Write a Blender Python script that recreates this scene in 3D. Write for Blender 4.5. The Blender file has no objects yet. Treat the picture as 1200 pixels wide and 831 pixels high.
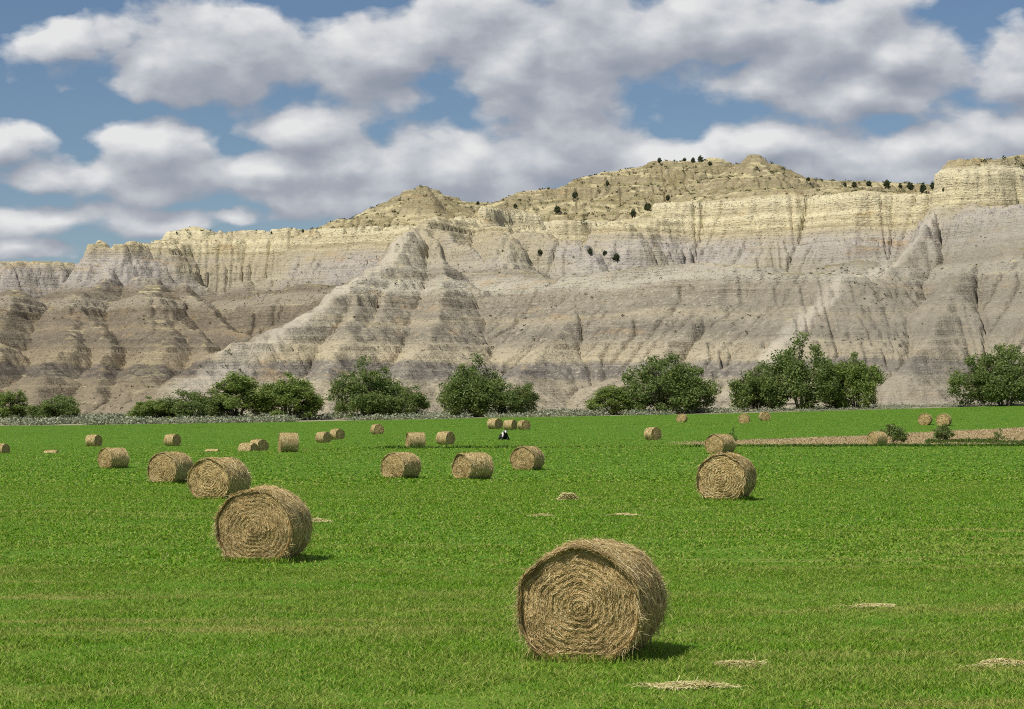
import bpy, bmesh, math, time
import numpy as np
from mathutils import Vector, Matrix
T0 = time.time()
rad = math.radians
F, PX0, HY, CZ = 2833.0, 600.0, 472.0, 3.3        # focal length in photo pixels, principal column, horizon row, eye height
sc = bpy.context.scene
col = sc.collection
RNG = np.random.default_rng(7)

# ------------------------------------------------------------------ helpers
def wx(px, Y): return (px - PX0) / F * Y
def wz(y, Y): return CZ + (HY - y) / F * Y

def _h(ix, iy, seed):
    n = (ix.astype(np.int64) * 374761393 + iy.astype(np.int64) * 668265263 + seed * 982451653) & 0xffffffff
    n = ((n ^ (n >> 13)) * 1274126177) & 0xffffffff
    n = ((n ^ (n >> 16)) * 2246822519) & 0xffffffff
    return ((n ^ (n >> 15)) & 0xffffff) / float(0xffffff)

def vnoise(x, y, seed=0):
    x = np.asarray(x, float); y = np.asarray(y, float)
    x0 = np.floor(x); y0 = np.floor(y)
    fx = x - x0; fy = y - y0
    fx = fx * fx * fx * (fx * (fx * 6 - 15) + 10); fy = fy * fy * fy * (fy * (fy * 6 - 15) + 10)
    a = _h(x0, y0, seed); b = _h(x0 + 1, y0, seed); c = _h(x0, y0 + 1, seed); d = _h(x0 + 1, y0 + 1, seed)
    return (a + (b - a) * fx) * (1 - fy) + (c + (d - c) * fx) * fy          # 0..1

def fbm(x, y, octv=4, seed=0, gain=.5):
    s = 0.; a = 1.; t = 0.
    for o in range(octv):
        ang = .6 * o
        xr = x * math.cos(ang) - y * math.sin(ang); yr = x * math.sin(ang) + y * math.cos(ang)
        s = s + a * (vnoise(xr * 2 ** o + 17.3 * o, yr * 2 ** o - 9.1 * o, seed + o) - .5) * 2; t += a; a *= gain
    return s / t                                                             # about -1..1

def mesh_np(name, verts, faces, mat=None, parent=None, smooth=False):
    """faces: (n,k) int array, k = 3 or 4"""
    verts = np.ascontiguousarray(verts, np.float32); faces = np.ascontiguousarray(faces, np.int32)
    me = bpy.data.meshes.new(name)
    n, k = faces.shape
    me.vertices.add(len(verts)); me.vertices.foreach_set('co', verts.ravel())
    me.loops.add(n * k); me.loops.foreach_set('vertex_index', faces.ravel())
    me.polygons.add(n); me.polygons.foreach_set('loop_start', np.arange(0, n * k, k, dtype=np.int32))
    if smooth: me.polygons.foreach_set('use_smooth', np.ones(n, bool))
    me.update(calc_edges=True)
    if mat: me.materials.append(mat)
    o = bpy.data.objects.new(name, me); col.objects.link(o)
    if parent: o.parent = parent
    return o

class MB:
    """collects vertex/face arrays (quads) and makes ONE mesh"""
    def __init__(s): s.v = []; s.f = []; s.n = 0
    def add(s, v, f):
        v = np.asarray(v, float).reshape(-1, 3); f = np.asarray(f, int)
        if f.shape[1] == 3: f = np.concatenate([f, f[:, 2:3]], 1)
        s.v.append(v); s.f.append(f + s.n); s.n += len(v)
    def build(s, name, mat, parent=None, smooth=False):
        v = np.concatenate(s.v); f = np.concatenate(s.f)
        tri = f[:, 2] == f[:, 3]
        if tri.all(): return mesh_np(name, v, f[:, :3], mat, parent, smooth)
        if not tri.any(): return mesh_np(name, v, f, mat, parent, smooth)
        me = bpy.data.meshes.new(name)
        me.from_pydata(v.tolist(), [], [list(q[:3]) if t else list(q) for q, t in zip(f.tolist(), tri)])
        if smooth: me.polygons.foreach_set('use_smooth', np.ones(len(me.polygons), bool))
        if mat: me.materials.append(mat)
        o = bpy.data.objects.new(name, me); col.objects.link(o)
        if parent: o.parent = parent
        return o

def grid_faces(nr, nc, wrap=False):
    r = np.arange(nr - 1)[:, None]; c = np.arange(nc if wrap else nc - 1)[None, :]
    c1 = (c + 1) % nc
    a = r * nc + c; b = r * nc + c1; d = (r + 1) * nc + c; e = (r + 1) * nc + c1
    return np.stack([a, b, e, d], -1).reshape(-1, 4)

def tube(mb, pts, rads, sides=6):
    pts = np.asarray(pts, float); n = len(pts)
    tang = np.gradient(pts, axis=0); tang /= np.linalg.norm(tang, axis=1)[:, None] + 1e-9
    ref = np.array([0.31, 0.95, 0.05]); u = np.cross(tang, ref); u /= np.linalg.norm(u, axis=1)[:, None] + 1e-9
    w = np.cross(tang, u); a = np.linspace(0, 2 * math.pi, sides, endpoint=False)
    ring = pts[:, None] + np.asarray(rads)[:, None, None] * (np.cos(a)[None, :, None] * u[:, None] + np.sin(a)[None, :, None] * w[:, None])
    mb.add(ring.reshape(-1, 3), grid_faces(n, sides, True))

def tag(o, label=None, cat=None, group=None, kind=None):
    if label: o['label'] = label
    if cat: o['category'] = cat
    if group: o['group'] = group
    if kind: o['kind'] = kind
    return o

def empty(name, loc=(0, 0, 0), rz=0, s=1):
    o = bpy.data.objects.new(name, None); col.objects.link(o)
    o.location = loc; o.rotation_euler = (0, 0, rz); o.scale = (s, s, s) if np.isscalar(s) else s
    o.empty_display_size = .3
    return o

def copy_tree(o, parent=None):
    c = o.copy(); col.objects.link(c); c.parent = parent
    for ch in [k for k in bpy.data.objects if k.parent == o]: copy_tree(ch, c)
    return c

# ------------------------------------------------------------------ materials
class NT:
    def __init__(s, name):
        s.m = bpy.data.materials.new(name); s.m.use_nodes = True
        s.t = s.m.node_tree; s.t.nodes.clear()
        s.out = s.t.nodes.new('ShaderNodeOutputMaterial')
    def n(s, typ, **kw):
        nd = s.t.nodes.new('ShaderNode' + typ)
        for k, v in kw.items():
            if k.startswith('i_'):
                key = k[2:]; key = int(key) if key.isdigit() else key.replace('_', ' ')
                s.set(nd.inputs[key], v)
            else: setattr(nd, k, v)
        return nd
    def set(s, inp, v):
        if isinstance(v, bpy.types.NodeSocket): s.t.links.new(v, inp)
        else: inp.default_value = v
    def math(s, op, a, b=0., c=0., clamp=False):
        nd = s.t.nodes.new('ShaderNodeMath'); nd.operation = op; nd.use_clamp = clamp
        for i, v in enumerate((a, b, c)): s.set(nd.inputs[i], v)
        return nd.outputs[0]
    def mix(s, f, a, b, typ='MIX'):
        nd = s.t.nodes.new('ShaderNodeMix'); nd.data_type = 'RGBA'; nd.blend_type = typ
        s.set(nd.inputs[0], f)
        for i, v in ((6, a), (7, b)): s.set(nd.inputs[i], v if isinstance(v, bpy.types.NodeSocket) else (*v[:3], 1))
        return nd.outputs[2]
    def ramp(s, f, stops, interp='LINEAR'):
        nd = s.t.nodes.new('ShaderNodeValToRGB'); cr = nd.color_ramp; cr.interpolation = interp
        while len(cr.elements) < len(stops): cr.elements.new(.5)
        for e, (p, c) in zip(cr.elements, stops):
            e.position = p; e.color = (*c, 1) if len(c) == 3 else c
        s.set(nd.inputs[0], f); return nd.outputs[0]
    def rng(s, f, a, b, c=0., d=1., smooth=False):
        nd = s.t.nodes.new('ShaderNodeMapRange'); nd.clamp = True
        if smooth: nd.interpolation_type = 'SMOOTHSTEP'
        for i, v in enumerate((f, a, b, c, d)): s.set(nd.inputs[i], v)
        return nd.outputs[0]
    def pos(s, scale=(1, 1, 1), obj=False, loc=(0, 0, 0)):
        src = s.n('TexCoord').outputs['Object'] if obj else s.n('NewGeometry').outputs['Position']
        mp = s.n('Mapping'); s.set(mp.inputs[0], src); mp.inputs[3].default_value = scale; mp.inputs[1].default_value = loc
        return mp.outputs[0]
    def noise(s, vec, scale=1., detail=4., rough=.55, color=False, dist=0.):
        nd = s.n('TexNoise'); s.set(nd.inputs['Vector'], vec)
        nd.inputs['Scale'].default_value = scale; nd.inputs['Detail'].default_value = detail
        nd.inputs['Roughness'].default_value = rough; nd.inputs['Distortion'].default_value = dist
        return nd.outputs['Color' if color else 'Fac']
    def diffuse(s, colr, rough=.9, bump=None, bs=.5, bd=.1, transl=0., spec=.1):
        b = s.n('BsdfPrincipled'); s.set(b.inputs['Base Color'], colr if isinstance(colr, bpy.types.NodeSocket) else (*colr, 1))
        b.inputs['Roughness'].default_value = rough; b.inputs['Specular IOR Level'].default_value = spec
        if bump is not None:
            bp = s.n('Bump'); bp.inputs['Strength'].default_value = bs; bp.inputs['Distance'].default_value = bd
            s.set(bp.inputs['Height'], bump); s.t.links.new(bp.outputs[0], b.inputs['Normal'])
        o = b.outputs[0]
        if transl:
            t = s.n('BsdfTranslucent'); s.set(t.inputs[0], colr if isinstance(colr, bpy.types.NodeSocket) else (*colr, 1))
            mx = s.n('MixShader'); mx.inputs[0].default_value = transl
            s.t.links.new(o, mx.inputs[1]); s.t.links.new(t.outputs[0], mx.inputs[2]); o = mx.outputs[0]
        s.t.links.new(o, s.out.inputs[0]); return s.m

def mat_hay(name, tones, amt=1.):
    t = NT(name); orand = t.n('ObjectInfo').outputs['Random']
    r = t.n('NewGeometry').outputs['Random Per Island']
    c = t.ramp(r, tones)
    p = t.pos(obj=True)
    big = t.noise(p, 3.0, 3)
    c = t.mix(t.rng(big, .45, .70, 0, amt), c, t.mix(.45, c, (.24, .16, .065)))
    fine = t.noise(p, 40., 2)
    c = t.mix(t.rng(fine, .4, .75, 0, .3 * amt), c, (.14, .09, .035))
    c = t.mix(t.math('MULTIPLY', orand, .5 * amt), c, t.mix(1., c, (.80, .79, .78), 'MULTIPLY'))
    return t.diffuse(c, .75, transl=.08, spec=.15)

M = {}
M['hay_core'] = mat_hay('packed_hay', [(0, (.24, .165, .075)), (1, (.33, .235, .115))])
M['hay_side'] = mat_hay('side_straw', [(0, (.42, .29, .11)), (.3, (.64, .49, .22)), (.65, (.74, .60, .30)), (1, (.82, .70, .42))])
M['hay_end'] = mat_hay('end_straw', [(0, (.38, .26, .10)), (.3, (.66, .475, .205)), (.7, (.78, .60, .29)), (1, (.86, .72, .42))])
M['hay_wisp'] = mat_hay('hay_wisp', [(0, (.44, .39, .15)), (.5, (.62, .56, .26)), (1, (.74, .68, .38))], .2)
M['stubble'] = mat_hay('dry_stubble', [(0, (.30, .235, .125)), (.5, (.46, .365, .21)), (1, (.58, .48, .30))], .3)
M['hay_pale'] = mat_hay('loose_straw', [(0, (.56, .45, .20)), (.5, (.68, .57, .29)), (1, (.78, .68, .40))], .2)

def field_tone(t, p0=None):
    """colour of the field's plants by world position: mown swaths run left-right, patches of thin dry grass"""
    sw = t.noise(t.pos((.03, .45, 0)), 1., 4, .65)          # long thin bands along x
    sw2 = t.noise(t.pos((.22, .35, 0), loc=(31, 7, 0)), 1., 5, .65)
    fine = t.noise(t.pos((1.1, 1.1, 0)), 1., 3, .6)
    v = t.math('ADD', t.math('MULTIPLY', sw, .50), t.math('ADD', t.math('MULTIPLY', sw2, .60), t.math('MULTIPLY', fine, .30)))
    yy_ = t.n('SeparateXYZ'); t.t.links.new(t.n('NewGeometry').outputs['Position'], yy_.inputs[0])
    streak = t.math('MULTIPLY', t.rng(t.noise(t.pos((.05, .75, 0), loc=(3, 17, 0)), 1., 3, .6), .55, .66), t.rng(yy_.outputs[1], 24, 110, .34, .06))
    return t.math('ADD', v, streak)                         # about .4 .. 1.0, mean .7
def near_dry(t):
    """towards the viewer the cut is more recent and the stubble thinner and yellower"""
    y = t.n('SeparateXYZ'); t.t.links.new(t.n('NewGeometry').outputs['Position'], y.inputs[0])
    return t.rng(y.outputs[1], 22, 70, .12, 0.)
def stubble_mask(t):
    s = t.n('SeparateXYZ'); t.t.links.new(t.n('NewGeometry').outputs['Position'], s.inputs[0])
    X, Y = s.outputs[0], s.outputs[1]
    u = t.math('DIVIDE', X, t.math('MAXIMUM', Y, 10.))
    wob = t.math('MULTIPLY', t.math('SUBTRACT', t.noise(t.pos((.03, .06, 0)), 1., 4), .5), 10.)
    Yw = t.math('ADD', Y, wob)
    far = t.math('ADD', 272., t.math('MULTIPLY', t.math('MAXIMUM', t.math('SUBTRACT', u, .08), 0.), 300.))
    m = t.math('MULTIPLY', t.rng(Yw, 247, 250), t.rng(t.math('SUBTRACT', Yw, far), 0, -4))
    return t.math('MULTIPLY', m, t.rng(u, .062, .085))

def mat_grass(name, cols, dry, transl=.35):
    t = NT(name)
    v = t.math('ADD', field_tone(t), near_dry(t))
    r = t.n('NewGeometry').outputs['Random Per Island']
    c = t.ramp(r, cols)
    f = t.rng(t.math('ADD', v, t.math('MULTIPLY', r, .30)), .86, 1.18, 0, .85)
    c = t.mix(f, c, dry)
    return t.diffuse(c, .6, transl=transl, spec=.2)
M['grass'] = mat_grass('field_grass', [(0, (.085, .180, .011)), (.3, (.150, .300, .015)), (.70, (.230, .395, .024)), (.92, (.35, .46, .065)), (.95, (.36, .34, .14)), (1, (.50, .43, .22))], (.40, .41, .11))
M['grass_tall'] = mat_grass('uncut_grass', [(0, (.035, .08, .008)), (.5, (.065, .13, .015)), (1, (.11, .17, .03))], (.12, .15, .035))

def mat_ground():
    t = NT('field_ground')
    v = t.math('ADD', field_tone(t), near_dry(t))
    g = t.ramp(v, [(.45, (.038, .115, .006)), (.70, (.068, .18, .009)), (.88, (.12, .22, .018)), (1.05, (.22, .24, .06))])
    micro = t.noise(t.pos((6, 3, 0)), 1., 4, .7)
    g = t.mix(t.rng(micro, .35, .7, 0, .5), g, (.10, .15, .02))
    soil = t.mix(t.noise(t.pos((.8, .8, 0)), 1., 4), (.15, .115, .06), (.26, .21, .11))
    g = t.mix(t.rng(t.noise(t.pos((9, 9, 0), loc=(5, 5, 0)), 1., 3), .56, .70, 0, .45), g, soil)
    st = t.mix(t.rng(t.noise(t.pos((.35, .35, 0)), 1., 5, .7), .3, .7), (.30, .215, .11), (.48, .37, .20))
    st = t.mix(t.rng(t.noise(t.pos((.5, .25, 0), loc=(9, 2, 0)), 1., 4), .58, .68, 0, .7), st, (.13, .19, .03))
    g = t.mix(stubble_mask(t), g, st)
    s = t.n('SeparateXYZ'); t.t.links.new(t.n('NewGeometry').outputs['Position'], s.inputs[0])
    edge = t.math('ADD', s.outputs[1], t.math('MULTIPLY', t.math('SUBTRACT', t.noise(t.pos((.05, .05, 0)), 1., 4), .5), 14.))
    dirt = t.mix(t.noise(t.pos((.3, .3, 0)), 1., 5, .65), (.22, .20, .13), (.40, .35, .26))
    g = t.mix(t.rng(edge, 446, 452), g, dirt)
    return t.diffuse(g, .95, micro, .5, .06)
M['ground'] = mat_ground()

# ------------------------------------------------------------------ the lie of the field
PXC = np.array([-700, 0, 250, 450, 600, 850, 1200, 1900], float)
ROW = {  # depth: image row of the ground at these columns
    50: [657] * 8, 83: [585] * 8, 112: [567, 567, 567, 566, 565, 564, 563, 563], 130: [561, 561, 561, 561, 561, 559, 558, 558],
    150: [553, 553, 552, 551, 551, 549, 548, 548], 180: [541, 541, 538, 535, 535, 533.5, 533, 533],
    215: [531, 531, 529.5, 526.5, 525.5, 524, 523, 523], 250: [538, 536, 533, 523, 522.5, 521, 521, 520],
    293: [530, 528, 525, 517, 514.5, 514, 506, 504], 327: [523, 522.5, 519.5, 513, 504, 504, 496, 492],
    360: [515, 514, 511, 508, 498, 498, 487, 482], 400: [506, 506, 503, 499, 493, 494, 480, 474],
    450: [499, 499, 496, 492, 489, 484.5, 474.5, 468], 520: [490, 490, 488, 486, 483, 479, 471, 465]}
_Zs = np.array([-200, 20] + sorted(ROW) + [1200, 6000], float)
_tab = [[3.35] * 8, [3.35] * 8] + [[(r - HY) * z / F for r in ROW[z]] for z in sorted(ROW)]
_tab += [_tab[-1], _tab[-1]]
_tab = np.array(_tab)
_pz = np.arange(-200, 1200.1, 2.0); _pp = np.arange(-700, 1901, 20.0)
_d = np.array([np.interp(_pp, PXC, row) for row in _tab])
_D = np.array([np.interp(_pz, _Zs, _d[:, j]) for j in range(len(_pp))]).T
_k = np.exp(-.5 * (np.arange(-9, 10) / 3.0) ** 2); _k /= _k.sum()
def _sm(a, ax):
    pad = [(9, 9) if i == ax else (0, 0) for i in range(2)]
    return np.apply_along_axis(lambda q: np.convolve(q, _k, 'valid'), ax, np.pad(a, pad, mode='edge'))
_D = _sm(_sm(_D, 0), 1)
def ground_z(x, y):
    x = np.asarray(x, float); y = np.asarray(y, float)
    x, y = np.broadcast_arrays(x, y)
    px = np.clip(PX0 + F * x / np.maximum(y, 45.0), -699, 1899)
    a = np.clip((y + 200) / 2.0, 0, len(_pz) - 1.001); b = (px + 700) / 20.0
    i = a.astype(int); j = np.clip(b.astype(int), 0, len(_pp) - 2); fa = a - i; fb = b - j
    d = (_D[i, j] * (1 - fb) + _D[i, j + 1] * fb) * (1 - fa) + (_D[i + 1, j] * (1 - fb) + _D[i + 1, j + 1] * fb) * fa
    return CZ - d + .05 * fbm(x * .09, y * .09, 3, 5)
def gz(x, y): return float(ground_z(x, y))

ys = np.concatenate([np.arange(-200, 20, 20), np.arange(20, 130, .8), np.arange(130, 520, 1.6), np.arange(520, 1200, 20), np.array([1500, 2200, 3500, 6000])])
xs = np.concatenate([np.array([-6000, -3000, -1500, -800]), np.arange(-400, -110, 10), np.arange(-110, 110.1, 1.4), np.arange(120, 401, 10), np.array([800, 1500, 3000, 6000])])
XX, YY = np.meshgrid(xs, ys)
g = mesh_np('ground', np.stack([XX, YY, ground_z(XX, YY)], -1).reshape(-1, 3), grid_faces(len(ys), len(xs)), M['ground'], smooth=True)
tag(g, 'wide mown green hay field running to the foot of the hills', 'field', kind='structure')

# ------------------------------------------------------------------ badland hills
def W(px, y, Z): return (wx(px, Z), Z, wz(y, Z))
# elevation of the beds: potential -> elevation (benches and cliff bands)
TP = np.array([-40, 0, 14, 17, 28, 33, 38, 43, 48, 52.5, 57, 110], float)
TZ = np.array([-40, 0, 14, 17.5, 28.5, 35, 39, 46, 56, 65, 68, 121], float)
def Tf(p): return np.interp(p, TP, TZ)
def Ti(z): return np.interp(z, TZ, TP)
# ridges: (points (px, row, depth), flat half width, fall per metre)
RIDGES = [
    # right butte and its shoulders
    ([(1165, 189, 650), (1230, 185, 655), (1400, 190, 660), (1700, 205, 680)], 12, .62, 1.5),
    ([(1114, 242, 634), (1150, 246, 618), (1190, 247, 600), (1260, 248, 582), (1420, 248, 565)], 5, .70),
    ([(1112, 240, 632), (1080, 268, 612), (1025, 322, 586), (955, 382, 560), (880, 440, 534)], 0, .62),
    ([(1165, 262, 606), (1120, 340, 565), (1070, 430, 528)], 0, .68),
    # bench wall of the middle: it runs obliquely towards the viewer from left to right
    ([(575, 352, 655), (650, 333, 640), (720, 319, 628), (800, 313, 612), (880, 313, 598), (960, 318, 588)], 6, .60),
    ([(700, 330, 628), (645, 395, 580), (600, 452, 545)], 0, .66),
    ([(850, 325, 600), (800, 385, 566), (745, 450, 530)], 0, .66),
    ([(960, 318, 588), (1010, 306, 612), (1070, 296, 640)], 10, .5),
    # yellow and lavender cliff behind the bench
    ([(736, 266, 738), (770, 249, 746), (806, 237, 752), (850, 229, 756), (900, 224, 748), (950, 223, 752), (1010, 224, 732), (1060, 228, 730), (1120, 233, 712)], 9, .56, .80),
    ([(664, 263, 826), (700, 257, 832), (730, 252, 860)], 6, .68, 1.3),
    # rounded hills on top
    ([(845, 206, 860), (872, 190, 860), (890, 183, 860), (908, 191, 860), (935, 207, 860)], 0, .50),
    ([(620, 229, 900), (650, 221, 905), (700, 206, 910), (770, 190, 915), (822, 188, 915), (850, 200, 915)], 4, .40),
    ([(930, 210, 880), (1000, 216, 880), (1060, 221, 880), (1180, 232, 870)], 18, .30),
    ([(300, 285, 900), (350, 271, 900), (400, 261, 900), (440, 247, 900), (478, 230, 900), (498, 221, 900), (522, 229, 900), (562, 239, 900), (620, 240, 910)], 0, .42),
    # central spur
    ([(600, 243, 800), (560, 250, 770), (510, 258, 725), (488, 268, 705), (455, 296, 672), (415, 328, 640), (340, 378, 602), (262, 418, 566), (215, 448, 542)], 1, .62),
    ([(500, 262, 712), (520, 318, 660), (500, 385, 600), (455, 448, 545)], 0, .62),
    ([(486, 268, 704), (474, 300, 678), (440, 365, 620), (370, 452, 548)], 0, .60),
    ([(515, 270, 716), (575, 302, 690), (645, 328, 650)], 0, .5),
    ([(888, 180, 858), (893, 180, 858)], 1.0, 1.1), ([(496, 219.5, 878), (503, 219.5, 878)], .8, 1.2),
    ([(560, 252, 770), (600, 300, 700), (640, 330, 640)], 2, .55),
    ([(545, 262, 752), (620, 276, 735), (690, 300, 720)], 3, .60),
    ([(415, 335, 636), (395, 395, 585), (365, 445, 545)], 0, .70),
    # left butte, cliff line and spurs
    ([(118, 281, 822), (148, 284, 824), (180, 281, 832)], 1.5, .56, 2.0),
    ([(186, 283, 850), (215, 276, 870), (300, 276, 872), (380, 272, 866)], 8, .56, .75),
    ([(226, 268, 880), (234, 264, 880), (244, 269, 880)], 1, .6),
    ([(370, 274, 826), (430, 265, 812), (478, 262, 800)], 8, .62, 1.0),
    ([(-400, 300, 900), (-60, 306, 890), (10, 309, 880), (55, 312, 890), (84, 316, 900)], 6, .6),
    ([(122, 312, 800), (100, 345, 735), (78, 398, 655), (52, 455, 566)], 1, .66),
    ([(165, 322, 790), (178, 345, 728), (186, 395, 650), (172, 458, 565)], 3, .70),
    ([(186, 348, 726), (238, 398, 650), (262, 440, 590)], 0, .8),
    ([(205, 330, 800), (232, 356, 735), (285, 388, 690), (322, 412, 655)], 0, .74),
    ([(15, 335, 800), (14, 348, 745), (-8, 400, 660), (-30, 458, 570)], 2, .68),
    ([(100, 350, 728), (125, 400, 650), (118, 455, 568)], 0, .74),
    ([(-110, 335, 800), (-110, 350, 745), (-130, 400, 660), (-140, 458, 570)], 2, .68),
    ([(-230, 330, 800), (-230, 350, 745), (-250, 400, 660), (-260, 458, 570)], 2, .68),
    ([(330, 342, 762), (368, 333, 752), (405, 336, 742)], 6, .66),
    ([(290, 330, 820), (300, 350, 780), (300, 372, 740)], 2, .6),
]
GS = .75
gx = np.arange(-315, 315.1, GS); gy = np.arange(496, 958.1, GS)
GX, GY = np.meshgrid(gx, gy)
wA = fbm(GX / 46, GY / 46, 3, 11) * 4.0; wB = fbm(GX / 46, GY / 46, 3, 23) * 4.0
wA = wA + fbm(GX / 13, GY / 13, 2, 61) * 1.8; wB = wB + fbm(GX / 13, GY / 13, 2, 71) * 1.8
QX, QY = GX + wA, GY + wB
base = ground_z(GX, np.full_like(GY, 500.0))
P = np.full_like(GX, -30.0)
for pts, w, sl, *cap in RIDGES:
    cap = cap[0] if cap else 0
    pw = [W(*p) for p in pts]
    for (x0, y0, z0), (x1, y1, z1) in zip(pw[:-1], pw[1:]):
        dx, dy = x1 - x0, y1 - y0; L2 = dx * dx + dy * dy
        s = np.clip(((QX - x0) * dx + (QY - y0) * dy) / L2, 0, 1)
        d = np.hypot(QX - x0 - s * dx, QY - y0 - s * dy)
        pc = Ti(z0) * (1 - s) + Ti(z1) * s
        dd = np.maximum(d - w, 0)
        pc = pc - .04 * np.minimum(d, w)
        if cap:                                  # hard yellow beds: a steep face down to the clay below
            d1 = np.maximum(pc - 46.5, 0) / cap
            q = np.where(dd < d1, pc - cap * dd, np.minimum(pc, 46.5) - sl * (dd - d1))
        else: q = pc - sl * (np.sqrt(dd * dd + .3) - .55)
        P = np.maximum(P, q)
# the land behind the crests
P = np.maximum(P, 46 + .01 * (GY - 900) - .35 * np.maximum(0, 905 - GY) + 0 * GX)
P += fbm(GX / 26, GY / 26, 5, 37, .55) * np.interp(P, [0, 10, 36, 46], [.6, 2.4, 2.2, .9])
# rain: carve gullies down the slopes (drainage area times slope)
def erode(P, n, K, diff):
    ny, nx = P.shape
    idx = np.arange(ny * nx).reshape(ny, nx)
    offs = [(-1, -1, 1.414), (-1, 0, 1.), (-1, 1, 1.414), (0, -1, 1.), (0, 1, 1.), (1, -1, 1.414), (1, 0, 1.), (1, 1, 1.414)]
    A = None
    for it in range(n):
        best = np.zeros_like(P); rec = idx.copy()
        Pp = np.pad(P, 1, constant_values=1e9)
        for dy, dx, l in offs:
            nb = Pp[1 + dy:1 + dy + ny, 1 + dx:1 + dx + nx]
            s = (P - nb) / l
            m = s > best
            best[m] = s[m]; rec[m] = (idx + dy * nx + dx)[m]
        order = np.argsort(-P, axis=None, kind='stable').tolist()
        r = rec.ravel().tolist(); acc = [1.0] * (ny * nx)
        for i in order:
            j = r[i]
            if j != i: acc[j] += acc[i]
        A = np.array(acc).reshape(ny, nx)
        drop = np.maximum(P - P.ravel()[rec], 0)
        e = np.minimum(K * np.maximum(np.minimum(A, 1600) ** .5 - 1.5, 0) * best, .55 * drop)
        P = P - e
        lap = (np.pad(P, 1, mode='edge')[:-2, 1:-1] + np.pad(P, 1, mode='edge')[2:, 1:-1] + np.pad(P, 1, mode='edge')[1:-1, :-2] + np.pad(P, 1, mode='edge')[1:-1, 2:] - 4 * P)
        P = P + diff * lap
    return P, A
P += fbm(GX / 3.5, GY / 3.5, 2, 47) * .35
P, AREA = erode(P, 13, .036, .012)
# finer grid
fx = np.arange(-270, 270.01, .5); fy = np.concatenate([np.arange(497, 760, .5), np.arange(760, 955, .75)])
def up(A2, fx, fy):
    # cubic (Catmull-Rom) along each axis
    def cub(a, t, ax):
        i = np.clip(np.floor(t).astype(int), 1, a.shape[ax] - 3); f = t - i
        w = [-.5 * f + f * f - .5 * f ** 3, 1 - 2.5 * f * f + 1.5 * f ** 3, .5 * f + 2 * f * f - 1.5 * f ** 3, -.5 * f * f + .5 * f ** 3]
        sh = (-1, 1) if ax == 0 else (1, -1)
        return sum(np.take(a, i + k - 1, axis=ax) * w[k].reshape(sh) for k in range(4))
    return cub(cub(A2, (fx - gx[0]) / GS, 1), (fy - gy[0]) / GS, 0)
FX, FY = np.meshgrid(fx, fy)
Pf = up(P, fx, fy)
rough = np.clip(Pf / 6, 0, 1)
Pf += rough * (fbm(FX / 5, FY / 5, 4, 91, .65) * .75)
fl = 1 - np.abs(fbm(FX / 3.2 + .3 * fbm(FX / 9, FY / 9, 2, 3), FY / 7, 3, 131))                  # rills
Pf -= rough * np.clip((fl - .72) * 3, 0, 1) * .35
bo = 4.0 * fbm(FX / 85, FY / 85, 2, 303)
zbeds = Tf(Pf + bo) - bo
# thin hard beds stand proud as little ledges
bz = zbeds + fbm(FX / 60, FY / 60, 3, 55) * 1.2
bedn = (vnoise(bz * .42, np.zeros_like(bz), 77) - .5) * 1.5 + (vnoise(bz * 1.3, np.zeros_like(bz), 78) - .5) * .9
bedn = bedn * (.35 + 1.3 * vnoise(FX / 18, FY / 18 + zbeds / 6, 79))
Pf += rough * bedn * 1.1
hz = Tf(Pf + bo) - bo
fbase = ground_z(FX, np.full_like(FY, 505.0)) - .6
hz = np.where(hz < 2, fbase + np.log1p(np.exp(np.clip((hz - fbase) * 1.2, -30, 30))) / 1.2, np.maximum(hz, fbase))

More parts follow.
